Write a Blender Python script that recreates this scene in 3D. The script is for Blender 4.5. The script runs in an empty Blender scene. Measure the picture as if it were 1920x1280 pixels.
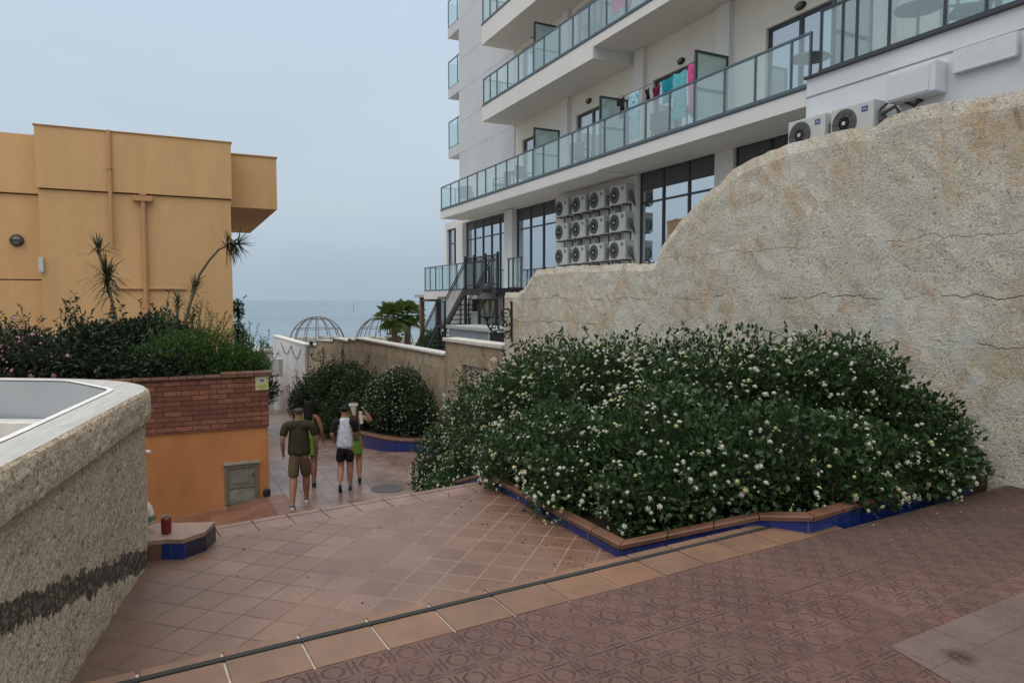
import bpy, bmesh, math, random
import numpy as np
from mathutils import Vector, Matrix
R=math.radians
random.seed(7); rng=np.random.default_rng(7)
sc=bpy.context.scene
COL=sc.collection
# ---------------------------------------------------------------- camera model used to lay the place out
FPX=1290.0; PIT=R(3.42); EYE=1.55
def ray(u,v):
    a=(u-960)/FPX;b=(640-v)/FPX
    return Vector((a, math.cos(PIT)+b*math.sin(PIT), -math.sin(PIT)+b*math.cos(PIT)))
def G(u,v,z=0.0):
    d=ray(u,v);t=(z-EYE)/d.z
    return Vector((d.x*t,d.y*t,z))
def AT(u,v,Y):
    d=ray(u,v);t=Y/d.y
    return Vector((d.x*t,Y,EYE+d.z*t))
class Frame:
    def __init__(s,ox,oy,ang):
        s.o=Vector((ox,oy,0)); s.a=ang
        s.x=Vector((math.cos(ang),math.sin(ang),0)); s.y=Vector((-math.sin(ang),math.cos(ang),0))
    def hit(s,u,v,y=0.0):
        d=ray(u,v); e=Vector((0,0,EYE))
        n=s.y; p=s.o+n*y
        t=(p-e).dot(n)/d.dot(n); q=e+d*t
        return ((q-s.o).dot(s.x), q.z)
    def w(s,x,y,z=0): return s.o+s.x*x+s.y*y+Vector((0,0,z))
    def loc(s,p): 
        q=Vector((p[0],p[1],0))-s.o
        return (q.dot(s.x),q.dot(s.y))
# ---------------------------------------------------------------- materials
class T:
    def __init__(s,name):
        s.mat=bpy.data.materials.new(name); s.mat.use_nodes=True
        s.n=s.mat.node_tree.nodes; s.l=s.mat.node_tree.links; s.n.clear()
        s.o=s.n.new('ShaderNodeOutputMaterial')
    def put(s,sock,val):
        if val is None: return
        if hasattr(val,'is_linked') or hasattr(val,'links'): s.l.new(val,sock)
        elif isinstance(val,(tuple,list)) and len(val)==3 and sock.type=='RGBA': sock.default_value=(*val,1)
        else: sock.default_value=val
    def co(s,k='Object'):
        if not hasattr(s,'tc'): s.tc=s.n.new('ShaderNodeTexCoord')
        return s.tc.outputs[k]
    def map(s,v,loc=(0,0,0),rot=(0,0,0),scale=(1,1,1)):
        m=s.n.new('ShaderNodeMapping'); s.l.new(v,m.inputs[0])
        m.inputs['Location'].default_value=loc; m.inputs['Rotation'].default_value=rot; m.inputs['Scale'].default_value=scale
        return m.outputs[0]
    def noise(s,v,scale=5,detail=4,rough=.55,dist=0,col=False):
        m=s.n.new('ShaderNodeTexNoise'); s.put(m.inputs['Vector'],v)
        m.inputs['Scale'].default_value=scale; m.inputs['Detail'].default_value=detail; m.inputs['Roughness'].default_value=rough
        m.inputs['Distortion'].default_value=dist
        return m.outputs['Color' if col else 'Fac']
    def vor(s,v,scale=5,feat='F1',out='Distance',rand=1):
        m=s.n.new('ShaderNodeTexVoronoi'); s.put(m.inputs['Vector'],v); m.feature=feat
        m.inputs['Scale'].default_value=scale; m.inputs['Randomness'].default_value=rand
        return m.outputs[out]
    def ramp(s,f,st,interp='LINEAR'):
        m=s.n.new('ShaderNodeValToRGB'); s.put(m.inputs[0],f); cr=m.color_ramp; cr.interpolation=interp
        while len(cr.elements)<len(st): cr.elements.new(.5)
        for e,(p,c) in zip(cr.elements,st):
            e.position=p; e.color=(c,c,c,1) if not isinstance(c,(tuple,list)) else (*c,1)
        return m.outputs[0]
    def mix(s,f,a,b,mode='MIX'):
        m=s.n.new('ShaderNodeMix'); m.data_type='RGBA'; m.blend_type=mode
        s.put(m.inputs[0],f); s.put(m.inputs[6],a); s.put(m.inputs[7],b); return m.outputs[2]
    def m(s,op,a,b=None,c=None,clamp=False):
        m=s.n.new('ShaderNodeMath'); m.operation=op; m.use_clamp=clamp
        s.put(m.inputs[0],a)
        if b is not None: s.put(m.inputs[1],b)
        if c is not None: s.put(m.inputs[2],c)
        return m.outputs[0]
    def sep(s,v):
        m=s.n.new('ShaderNodeSeparateXYZ'); s.l.new(v,m.inputs[0]); return m.outputs
    def bump(s,h,strength=.5,dist=.02,nrm=None):
        m=s.n.new('ShaderNodeBump'); s.put(m.inputs['Height'],h); m.inputs['Strength'].default_value=strength
        m.inputs['Distance'].default_value=dist
        if nrm is not None: s.l.new(nrm,m.inputs['Normal'])
        return m.outputs[0]
    def out(s,col,rough=.7,nrm=None,spec=.5,metal=0,coat=0,trans=None,emis=None,es=0,sss=0):
        b=s.n.new('ShaderNodeBsdfPrincipled')
        s.put(b.inputs['Base Color'],col); s.put(b.inputs['Roughness'],rough)
        if nrm is not None: s.l.new(nrm,b.inputs['Normal'])
        s.put(b.inputs['Specular IOR Level'],spec); s.put(b.inputs['Metallic'],metal); b.inputs['Coat Weight'].default_value=coat
        if emis is not None: s.put(b.inputs['Emission Color'],emis); b.inputs['Emission Strength'].default_value=es
        s.l.new(b.outputs[0],s.o.inputs[0]); s.b=b
        return s.mat
MATS={}
def flat(name,col,rough=.7,spec=.4,metal=0,var=.12,scale=6,bump=0,bs=60,coat=0):
    if name in MATS: return MATS[name]
    t=T(name); c=t.co(); nz=t.noise(c,scale,5,.6)
    f=t.ramp(nz,[(.3,1-var),(.7,1+var)])
    cc=t.mix(1,col,f,'MULTIPLY')
    nr=None
    if bump: nr=t.bump(t.noise(c,bs,4),bump,.01)
    rr=t.m('MULTIPLY_ADD',nz,.2,rough-.1)
    MATS[name]=t.out(cc,rr,nr,spec,metal,coat); return MATS[name]
def glassmat(name,tint,gl=.12,diff=None,dfac=0):
    t=T(name); tr=t.n.new('ShaderNodeBsdfTransparent'); tr.inputs[0].default_value=(*tint,1)
    g=t.n.new('ShaderNodeBsdfGlossy'); g.inputs['Roughness'].default_value=.03; g.inputs[0].default_value=(.95,1,1,1)
    fr=t.n.new('ShaderNodeLayerWeight'); fr.inputs[0].default_value=.5
    f=t.m('MULTIPLY_ADD',t.m('POWER',fr.outputs[1],4),.8,gl+.03)
    a=tr.outputs[0]
    if diff:
        d=t.n.new('ShaderNodeBsdfDiffuse'); d.inputs[0].default_value=(*diff,1)
        mx=t.n.new('ShaderNodeMixShader'); mx.inputs[0].default_value=dfac; t.l.new(a,mx.inputs[1]); t.l.new(d.outputs[0],mx.inputs[2]); a=mx.outputs[0]
    m2=t.n.new('ShaderNodeMixShader'); t.l.new(f,m2.inputs[0]); t.l.new(a,m2.inputs[1]); t.l.new(g.outputs[0],m2.inputs[2])
    t.l.new(m2.outputs[0],t.o.inputs[0]); MATS[name]=t.mat; return t.mat
def mirrorwin(name,dark,fac):
    t=T(name); d=t.n.new('ShaderNodeBsdfDiffuse'); d.inputs[0].default_value=(*dark,1)
    nz=t.noise(t.co(),1.3,2); bm=t.bump(nz,.15,.02)
    g=t.n.new('ShaderNodeBsdfGlossy'); g.inputs['Roughness'].default_value=.03; g.inputs[0].default_value=(.9,.95,1,1); t.l.new(bm,g.inputs['Normal'])
    m2=t.n.new('ShaderNodeMixShader'); m2.inputs[0].default_value=fac; t.l.new(d.outputs[0],m2.inputs[1]); t.l.new(g.outputs[0],m2.inputs[2])
    t.l.new(m2.outputs[0],t.o.inputs[0]); MATS[name]=t.mat; return t.mat
# ---------------------------------------------------------------- mesh builder
class MB:
    def __init__(s): s.v=[]; s.f=[]
    def add(s,vs,fs):
        o=len(s.v); s.v+= [tuple(p) for p in vs]; s.f+=[tuple(i+o for i in f) for f in fs]; return s
    def quad(s,a,b,c,d): return s.add([a,b,c,d],[(0,1,2,3)])
    def box(s,x0,x1,y0,y1,z0,z1,M=None):
        if x0>x1:x0,x1=x1,x0
        if y0>y1:y0,y1=y1,y0
        if z0>z1:z0,z1=z1,z0
        vs=[Vector(p) for p in [(x0,y0,z0),(x1,y0,z0),(x1,y1,z0),(x0,y1,z0),(x0,y0,z1),(x1,y0,z1),(x1,y1,z1),(x0,y1,z1)]]
        if M is not None: vs=[M@p for p in vs]
        return s.add(vs,[(0,3,2,1),(4,5,6,7),(0,1,5,4),(1,2,6,5),(2,3,7,6),(3,0,4,7)])
    def bbox(s,x0,x1,y0,y1,z0,z1,b=.01,M=None):
        bm=bmesh.new(); bmesh.ops.create_cube(bm,size=1)
        for v in bm.verts: v.co=Vector(((x0+x1)/2+v.co.x*(x1-x0),(y0+y1)/2+v.co.y*(y1-y0),(z0+z1)/2+v.co.z*(z1-z0)))
        bmesh.ops.bevel(bm,geom=bm.edges[:]+bm.verts[:],offset=b,segments=2,affect='EDGES',profile=.6)
        bm.verts.ensure_lookup_table(); vs=[v.co.copy() for v in bm.verts]
        if M is not None: vs=[M@p for p in vs]
        s.add(vs,[[v.index for v in f.verts] for f in bm.faces]); bm.free(); return s
    def tube(s,pts,r,n=8,closed=False,caps=True):
        pts=[Vector(p) for p in pts]; N=len(pts)
        rs=r if isinstance(r,(list,tuple)) else [r]*N
        rings=[]; up=None
        for i,p in enumerate(pts):
            a=pts[(i-1)%N] if (closed or i>0) else pts[i]; b=pts[(i+1)%N] if (closed or i<N-1) else pts[i]
            t=(b-a).normalized() if (b-a).length>1e-9 else Vector((0,0,1))
            if up is None: up=Vector((0,0,1)) if abs(t.z)<.9 else Vector((1,0,0))
            x=t.cross(up)
            if x.length<1e-6: x=t.cross(Vector((0,1,0.1)))
            x.normalize(); y=x.cross(t).normalized(); up=y
            rings.append([p+x*math.cos(2*math.pi*k/n)*rs[i]+y*math.sin(2*math.pi*k/n)*rs[i] for k in range(n)])
        vs=[q for rg in rings for q in rg]; fs=[]
        for i in range(N if closed else N-1):
            j=(i+1)%N
            for k in range(n):
                k2=(k+1)%n; fs.append((i*n+k,i*n+k2,j*n+k2,j*n+k))
        if caps and not closed:
            fs.append(tuple(range(n))[::-1]); fs.append(tuple((N-1)*n+k for k in range(n)))
        return s.add(vs,fs)
    def lathe(s,prof,n=16,c=(0,0,0),M=None):
        vs=[];fs=[]
        for (r,z) in prof:
            for k in range(n):
                a=2*math.pi*k/n; p=Vector((r*math.cos(a),r*math.sin(a),z))
                if M is not None: p=M@p
                vs.append(p+Vector(c))
        for i in range(len(prof)-1):
            for k in range(n):
                k2=(k+1)%n; fs.append((i*n+k,i*n+k2,(i+1)*n+k2,(i+1)*n+k))
        if prof[0][0]>1e-6: fs.append(tuple(range(n))[::-1])
        if prof[-1][0]>1e-6: fs.append(tuple((len(prof)-1)*n+k for k in range(n)))
        return s.add(vs,fs)
    def prism(s,poly,z0,z1,ax='z'):
        n=len(poly); zs0=z0 if isinstance(z0,(list,tuple)) else [z0]*n; zs1=z1 if isinstance(z1,(list,tuple)) else [z1]*n
        if ax=='z': vs=[(p[0],p[1],zs0[i]) for i,p in enumerate(poly)]+[(p[0],p[1],zs1[i]) for i,p in enumerate(poly)]
        else: vs=[(p[0],zs0[i],p[1]) for i,p in enumerate(poly)]+[(p[0],zs1[i],p[1]) for i,p in enumerate(poly)]
        fs=[tuple(range(n))[::-1],tuple(range(n,2*n))]+[(i,(i+1)%n,n+(i+1)%n,n+i) for i in range(n)]
        return s.add(vs,fs)
def mesh(name,vs,fs):
    m=bpy.data.meshes.new(name); m.from_pydata([tuple(v) for v in vs],[],[tuple(f) for f in fs]); m.update(); return m
def part(name,mb,mat,parent=None,smooth=False,loc=None,fix=True):
    me=mb if isinstance(mb,bpy.types.Mesh) else mesh(name,mb.v,mb.f)
    if fix and not isinstance(mb,bpy.types.Mesh):
        bm=bmesh.new(); bm.from_mesh(me); bmesh.ops.recalc_face_normals(bm,faces=bm.faces); bm.to_mesh(me); bm.free()
    if mat is not None and len(me.materials)==0: me.materials.append(mat)
    if smooth: me.polygons.foreach_set('use_smooth',[True]*len(me.polygons))
    o=bpy.data.objects.new(name,me); COL.objects.link(o)
    if parent: o.parent=parent
    if loc is not None: o.location=loc
    return o
def tag(o,label=None,cat=None,group=None,kind=None):
    if label: o['label']=label
    if cat: o['category']=cat
    if group: o['group']=group
    if kind: o['kind']=kind
    return o
def thing(name,label,cat,loc=(0,0,0),rz=0,group=None):
    o=bpy.data.objects.new(name,None); COL.objects.link(o); o.location=loc; o.rotation_euler=(0,0,rz)
    o.empty_display_size=.2
    return tag(o,label,cat,group)
def struct(name,mb,mat,**k): return tag(part(name,mb,mat,**k),kind='structure')
def dup(root,loc,rz,label,group=None,tilt=None):
    kids={}
    for o in bpy.data.objects:
        if o.parent: kids.setdefault(o.parent.name,[]).append(o)
    def cp(o,p):
        c=o.copy(); COL.objects.link(c); c.parent=p
        for ch in kids.get(o.name,[]): cp(ch,c)
        return c
    r=cp(root,None); r.location=loc; r.rotation_euler=(0,0,rz) if tilt is None else tilt
    r['label']=label
    if group: r['group']=group
    return r
def grid(x0,x1,y0,y1,nx,ny,zf,M=None):
    xs=np.linspace(x0,x1,nx+1); ys=np.linspace(y0,y1,ny+1); mb=MB()
    vs=[(x,y,zf(x,y)) for y in ys for x in xs]
    fs=[(j*(nx+1)+i,j*(nx+1)+i+1,(j+1)*(nx+1)+i+1,(j+1)*(nx+1)+i) for j in range(ny) for i in range(nx)]
    return mb.add(vs,fs)
def wall_holes(mb,x0,x1,z0,z1,holes,y,th):
    """a wall skin in the plane y (facing +y) with rectangular openings and their reveals"""
    xs=sorted(set([x0,x1]+[min(max(h[0],x0),x1) for h in holes]+[min(max(h[1],x0),x1) for h in holes]))
    zs=sorted(set([z0,z1]+[min(max(h[2],z0),z1) for h in holes]+[min(max(h[3],z0),z1) for h in holes]))
    for i in range(len(xs)-1):
        for j in range(len(zs)-1):
            cx=(xs[i]+xs[i+1])/2; cz=(zs[j]+zs[j+1])/2
            if any(h[0]<cx<h[1] and h[2]<cz<h[3] for h in holes): continue
            mb.quad((xs[i],y,zs[j]),(xs[i+1],y,zs[j]),(xs[i+1],y,zs[j+1]),(xs[i],y,zs[j+1]))
    for h in holes:
        a,b,c,d=max(h[0],x0),min(h[1],x1),max(h[2],z0),min(h[3],z1)
        mb.quad((a,y,c),(a,y-th,c),(a,y-th,d),(a,y,d)); mb.quad((b,y,c),(b,y-th,c),(b,y-th,d),(b,y,d))
        mb.quad((a,y,d),(b,y,d),(b,y-th,d),(a,y-th,d)); mb.quad((a,y,c),(b,y,c),(b,y-th,c),(a,y-th,c))
    return mb
# ---------------------------------------------------------------- world, sun, camera
w=bpy.data.worlds.new("World"); sc.world=w; w.use_nodes=True
nt=w.node_tree; nt.nodes.clear(); wo=nt.nodes.new('ShaderNodeOutputWorld')
sky=nt.nodes.new('ShaderNodeTexSky'); sky.sky_type='NISHITA'; sky.sun_disc=False
SUN_EL=R(48); SUN_AZ=R(-160)     # azimuth from +Y towards +X
sky.sun_elevation=SUN_EL; sky.sun_rotation=SUN_AZ; sky.air_density=1.0; sky.dust_density=4; sky.ozone_density=2
bg1=nt.nodes.new('ShaderNodeBackground'); bg1.inputs[1].default_value=.05; nt.links.new(sky.outputs[0],bg1.inputs[0])
# even layer of high cloud, a little duller towards the horizon
tc=nt.nodes.new('ShaderNodeTexCoord'); sp=nt.nodes.new('ShaderNodeSeparateXYZ'); nt.links.new(tc.outputs['Generated'],sp.inputs[0])
cr=nt.nodes.new('ShaderNodeValToRGB'); nt.links.new(sp.outputs[2],cr.inputs[0])
SKYST=[(0.0,(.46,.575,.685)),(.05,(.50,.61,.715)),(.12,(.59,.705,.80)),(.22,(.635,.76,.86)),(.36,(.645,.775,.935)),(.46,(.70,.81,.95)),(.68,(1.85,1.82,1.80)),(1.0,(3.0,2.85,2.7))]
while len(cr.color_ramp.elements)<len(SKYST): cr.color_ramp.elements.new(.5)
for e,(p,c) in zip(cr.color_ramp.elements,SKYST): e.position=p; e.color=(*c,1)
mp=nt.nodes.new('ShaderNodeMapping'); mp.inputs['Scale'].default_value=(1,1,3.5); nt.links.new(tc.outputs['Generated'],mp.inputs[0])
nz=nt.nodes.new('ShaderNodeTexNoise'); nz.inputs['Scale'].default_value=2.2; nz.inputs['Detail'].default_value=5; nt.links.new(mp.outputs[0],nz.inputs[0])
cr2=nt.nodes.new('ShaderNodeValToRGB'); nt.links.new(nz.outputs[0],cr2.inputs[0])
cr2.color_ramp.elements[0].position=.35; cr2.color_ramp.elements[0].color=(.97,.972,.978,1); cr2.color_ramp.elements[1].position=.7; cr2.color_ramp.elements[1].color=(1.045,1.04,1.035,1)
mx=nt.nodes.new('ShaderNodeMix'); mx.data_type='RGBA'; mx.blend_type='MULTIPLY'; mx.inputs[0].default_value=1
nt.links.new(cr.outputs[0],mx.inputs[6]); nt.links.new(cr2.outputs[0],mx.inputs[7])
bg2=nt.nodes.new('ShaderNodeBackground'); bg2.inputs[1].default_value=.92; nt.links.new(mx.outputs[2],bg2.inputs[0])
ad=nt.nodes.new('ShaderNodeMixShader'); ad.inputs[0].default_value=.90
nt.links.new(bg1.outputs[0],ad.inputs[1]); nt.links.new(bg2.outputs[0],ad.inputs[2]); nt.links.new(ad.outputs[0],wo.inputs[0])
sl=bpy.data.lights.new('sun','SUN'); sl.energy=.22; sl.angle=R(35); sl.color=(1,.95,.88)
so=bpy.data.objects.new('sun',sl); COL.objects.link(so)
dv=Vector((math.sin(SUN_AZ)*math.cos(SUN_EL),math.cos(SUN_AZ)*math.cos(SUN_EL),math.sin(SUN_EL)))
so.rotation_euler=dv.to_track_quat('Z','Y').to_euler(); so.location=dv*60
cam=bpy.data.cameras.new('camera'); co=bpy.data.objects.new('camera',cam); COL.objects.link(co); sc.camera=co
cam.sensor_width=36; cam.lens=FPX/1920*36; cam.clip_end=60000; cam.clip_start=.05
co.location=(0,0,EYE); co.rotation_euler=(R(90)-PIT,0,0)
sc.view_settings.view_transform='Standard'; sc.view_settings.look='None'; sc.view_settings.gamma=1; sc.view_settings.exposure=0
sc.render.resolution_x=1024; sc.render.resolution_y=682
# ---------------------------------------------------------------- common materials
def stucco(name,base,dark,stain,bump=.9,pit=26,fine=90,stain_amt=.5,cracks=None,pitamt=.6,bd=.02,grime=None,fc=(.55,1.22),pth=(.33,.47),patch=None):
    t=T(name); c=t.co()
    n1=t.noise(c,1.1,5,.6,.4); n2=t.noise(c,fine,4,.65); v=t.noise(c,pit,5,.7,.3)
    col=t.mix(t.ramp(n1,[(.35,0),(.7,1)]),base,tuple(b*.82 for b in base))
    st=t.noise(t.map(c,scale=(1.4,1.4,.7)),1.7,6,.7,.6)
    stm=t.m('MULTIPLY',t.ramp(st,[(.5,0),(.72,1)]),stain_amt)
    col=t.mix(stm,col,stain)
    bl=t.ramp(t.noise(t.map(c,loc=(4,1,2)),4.5,4,.6),[(.5,0),(.75,1)])
    col=t.mix(t.m('MULTIPLY',bl,.35),col,tuple(min(1,b*1.2) for b in base))
    pm=t.ramp(v,[(pth[0],1),(pth[1],0)])
    col=t.mix(t.m('MULTIPLY',pm,pitamt),col,dark)
    f2=t.ramp(n2,[(.34,fc[0]),(.64,fc[1])])
    col=t.mix(1,col,f2,'MULTIPLY')
    if patch:
        for (sc1,lo,hi,amt,pc,lc) in patch:
            pm2=t.ramp(t.noise(t.map(c,loc=lc,scale=(1,1,.55)),sc1,7,.72,.8),[(lo,0),(hi,1)]); col=t.mix(t.m('MULTIPLY',pm2,amt),col,pc)
    h=t.m('ADD',t.m('MULTIPLY',v,1.0),t.m('MULTIPLY',n2,.45))
    if cracks:
        xyz=t.sep(c); wob=t.m('MULTIPLY_ADD',t.noise(t.map(c,scale=(1,1,.2)),1.6,5,.7),.35,-.175)
        gap=t.noise(t.map(c,loc=(9,3,1)),2.2,3)
        for (z,w_) in cracks:
            dz=t.m('ABSOLUTE',t.m('SUBTRACT',t.m('SUBTRACT',xyz[2],z),wob))
            k=t.ramp(dz,[(0,1),(w_,0)]); k=t.m('MULTIPLY',k,t.ramp(gap,[(.45,0),(.52,1)]))
            col=t.mix(t.m('MULTIPLY',k,.6),col,tuple(d*.8 for d in dark)); h=t.m('SUBTRACT',h,t.m('MULTIPLY',k,.8))
        vc=t.vor(t.mix(.35,c,t.noise(c,2.2,4,col=True)),.8,'DISTANCE_TO_EDGE')
        k=t.m('MULTIPLY',t.ramp(vc,[(0,.0),(.009,0)]),t.ramp(t.noise(t.map(c,loc=(2,8,5)),1.3,2),[(.52,0),(.6,1)]))
        col=t.mix(t.m('MULTIPLY',k,.7),col,tuple(d*.6 for d in dark)); h=t.m('SUBTRACT',h,t.m('MULTIPLY',k,.5))
    if grime: col=grime(t,c,col)
    MATS[name]=t.out(col,.92,t.bump(h,bump,bd),.2); return MATS[name]
def tar(t,c,col):
    xyz=t.sep(c); e=t.noise(t.map(c,scale=(1,1,.5)),9,6,.72)
    zz=t.m('ADD',t.m('ADD',xyz[2],t.m('MULTIPLY_ADD',xyz[0],.26,-.42)),t.m('MULTIPLY_ADD',e,.22,-.11))
    up=t.m('LESS_THAN',zz,.07); lo=t.m('GREATER_THAN',zz,-.06)
    m=t.m('MULTIPLY',up,lo)
    pk=t.ramp(t.noise(c,34,3),[(.36,.45),(.5,.9)])
    return t.mix(t.m('MULTIPLY',m,pk),col,(.022,.023,.021))
stucco('big_wall',(.67,.63,.525),(.16,.115,.07),(.47,.33,.17),cracks=[(1.58,.006),(1.16,.006),(2.12,.003)],stain_amt=.55,bd=.022,pit=24,fine=62,pitamt=.85,bump=1,fc=(.58,1.18),pth=(.335,.43),
  patch=[(1.1,.50,.66,.55,(.66,.66,.62),(3,0,1)),(1.5,.52,.64,.6,(.50,.33,.17),(6,2,2)),(4,.56,.66,.5,(.42,.24,.11),(1,2,7)),(.7,.52,.68,.35,(.36,.33,.25),(1,5,8)),(6,.60,.70,.6,(.22,.15,.09),(9,4,4))])
stucco('tan_wall',(.44,.37,.265),(.075,.045,.025),(.25,.125,.06),stain_amt=.8,pit=12,fine=40,pitamt=.8,bump=1)
stucco('basin_wall',(.57,.485,.37),(.10,.08,.055),(.40,.33,.23),pit=34,fine=75,stain_amt=.5,grime=tar,pitamt=.85,bd=.022,bump=1,fc=(.58,1.2),patch=[(1.6,.5,.66,.5,(.56,.55,.51),(2,2,2)),(3,.56,.7,.4,(.2,.17,.12),(5,1,0))])
stucco('white_wall',(.62,.62,.62),(.25,.22,.2),(.45,.40,.32),bump=.3,stain_amt=.35,pitamt=.15)
stucco('niche_infill',(.50,.43,.38),(.2,.15,.12),(.45,.33,.28),bump=.25,stain_amt=.35,pitamt=.1)
flat('hotel_white',(.66,.65,.625),.75,.3,var=.05,scale=.8)
flat('hotel_cream',(.70,.665,.585),.8,.3,var=.05,scale=.8)
flat('hotel_grey',(.53,.54,.555),.7,.3,var=.05,scale=1.2,bump=.08,bs=30)
flat('soffit',(.60,.58,.53),.85,.2,var=.06,scale=.8)
flat('black_metal',(.013,.014,.017),.6,.5,var=.2)
flat('dark_frame',(.03,.036,.045),.4,.5,var=.15)
flat('rail_metal',(.10,.13,.15),.35,.5,var=.1,metal=.3)
glassmat('rail_glass',(.90,.96,.955),.05,diff=(.72,.84,.83),dfac=.12)
glassmat('frost_glass',(.62,.74,.71),.03,diff=(.52,.64,.60),dfac=.5)
mirrorwin('window_glass',(.05,.06,.07),.68)
mirrorwin('door_glass',(.30,.32,.33),.42)
flat('blind_dark',(.10,.10,.11),.8,.2)
flat('curtain',(.55,.56,.56),.9,.1,var=.15,scale=9)
flat('ac_white',(.50,.515,.49),.45,.5,var=.06)
flat('ac_grille',(.085,.085,.07),.5,.5,var=.2,scale=30)
flat('ac_logo',(.03,.06,.22),.4,.5)
flat('ac_dark',(.06,.06,.055),.6,.4)
flat('terracotta_trim',(.135,.065,.04),.5,.45,var=.22,scale=7,bump=.1)
flat('white_grout',(.38,.35,.30),.9,.1,var=.2,scale=20)
flat('brown_side',(.12,.065,.04),.8,.2,var=.25,scale=8)
flat('soil',(.045,.032,.022),.95,.1,var=.4,scale=14,bump=1,bs=30)
flat('coping_white',(.56,.55,.51),.85,.2,var=.14,scale=5,bump=.35,bs=60)
flat('concrete',(.30,.30,.28),.9,.2,var=.2,scale=5,bump=.3)
flat('sand',(.42,.36,.27),.95,.1,var=.15,scale=.8)
def blue_tile():
    t=T('blue_tile'); c=t.co(); x=t.sep(c)
    nz=t.noise(c,5,4); col=t.mix(nz,(.008,.022,.12),(.014,.036,.19))
    a=t.m('FRACT',t.m('MULTIPLY',t.m('ADD',x[0],t.m('MULTIPLY',x[1],.9)),5.2)); g=t.m('GREATER_THAN',a,.975)
    col=t.mix(t.m('MULTIPLY',g,.55),col,(.12,.14,.2))
    dirt=t.ramp(t.noise(c,14,5,.7),[(.5,0),(.8,1)]); col=t.mix(t.m('MULTIPLY',dirt,.45),col,(.09,.07,.06))
    MATS['blue_tile']=t.out(col,t.m('MULTIPLY_ADD',nz,.3,.12),t.bump(nz,.08,.02),.5)
blue_tile()
def tilegrid(name,pitch,ang,c1,c2,grout,gw=.022,off=(0,0),rough=.38,right=None,wet=False,bumpy=.35,pitchy=None,edges=()):
    t=T(name); c=t.co(); m=t.map(c,loc=(off[0],off[1],0),rot=(0,0,ang)); 
    m=t.map(m,scale=(1/pitch,1/(pitchy or pitch),1)); x=t.sep(m)
    wob=t.m('MULTIPLY_ADD',t.noise(c,3,3),.05,-.025)
    def edge(q):
        a=t.m('ABSOLUTE',t.m('SUBTRACT',t.m('FRACT',t.m('ADD',q,wob)),.5)); return t.m('GREATER_THAN',a,.5-gw)
    e=t.m('MAXIMUM',edge(x[0]),edge(x[1]))
    cb=t.n.new('ShaderNodeCombineXYZ'); t.l.new(t.m('FLOOR',x[0]),cb.inputs[0]); t.l.new(t.m('FLOOR',x[1]),cb.inputs[1])
    wn=t.n.new('ShaderNodeTexWhiteNoise'); wn.noise_dimensions='2D'; t.l.new(cb.outputs[0],wn.inputs[0])
    col=t.mix(wn.outputs[0],c1,c2)
    big=t.noise(c,.9,5,.65,.3); col=t.mix(1,col,t.ramp(big,[(.3,.55),(.70,1.22)]),'MULTIPLY')
    dust=t.ramp(t.noise(t.map(c,loc=(3,5,0)),2.6,6,.7),[(.42,0),(.7,1)])
    col=t.mix(t.m('MULTIPLY',dust,.35),col,tuple(v*.5+.11 for v in c2))
    sp=t.ramp(t.noise(c,45,4,.7),[(.3,.8),(.6,1.08)]); col=t.mix(1,col,sp,'MULTIPLY')
    if right:
        lg,x0,x1=right; xx=t.sep(c)[0]
        f=t.n.new('ShaderNodeMapRange'); t.l.new(xx,f.inputs[0]); f.inputs[1].default_value=x0; f.inputs[2].default_value=x1
        gc=t.mix(f.outputs[0],grout,lg)
    else: gc=grout
    for (a_,b_,c_,wd,ec,am) in edges:   # darker noise-edged band along a wall foot, brown dirt along a kerb
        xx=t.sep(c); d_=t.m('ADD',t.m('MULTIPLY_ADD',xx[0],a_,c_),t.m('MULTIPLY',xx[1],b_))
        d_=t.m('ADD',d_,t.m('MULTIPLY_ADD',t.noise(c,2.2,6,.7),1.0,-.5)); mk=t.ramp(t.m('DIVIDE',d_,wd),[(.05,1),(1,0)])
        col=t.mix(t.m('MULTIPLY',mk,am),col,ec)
    gp=t.ramp(t.noise(c,6,4,.7),[(.35,.25),(.6,.95)])
    col=t.mix(t.m('MULTIPLY',e,gp),col,gc)
    r=t.m('ADD',t.m('MULTIPLY',e,.4),t.m('MULTIPLY_ADD',dust,.22,rough))
    h=t.m('SUBTRACT',t.m('MULTIPLY',t.noise(c,12,3),.25),t.m('MULTIPLY',e,.7))
    h=t.m('ADD',h,t.m('MULTIPLY',wn.outputs[0],.12))
    MATS[name]=t.out(col,r,t.bump(h,bumpy,.006),.5); return MATS[name]
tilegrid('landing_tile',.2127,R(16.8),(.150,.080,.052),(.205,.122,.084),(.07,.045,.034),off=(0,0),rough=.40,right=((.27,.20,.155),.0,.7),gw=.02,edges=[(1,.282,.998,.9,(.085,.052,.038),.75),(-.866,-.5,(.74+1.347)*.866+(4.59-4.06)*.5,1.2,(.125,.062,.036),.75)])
tilegrid('floor_tile',.30,R(-27),(.165,.10,.075),(.22,.14,.11),(.085,.06,.05),rough=.27,gw=.018)
tilegrid('sidefloor_tile',.30,R(-27),(.17,.07,.04),(.21,.09,.055),(.09,.05,.035),rough=.40,gw=.018)
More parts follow.
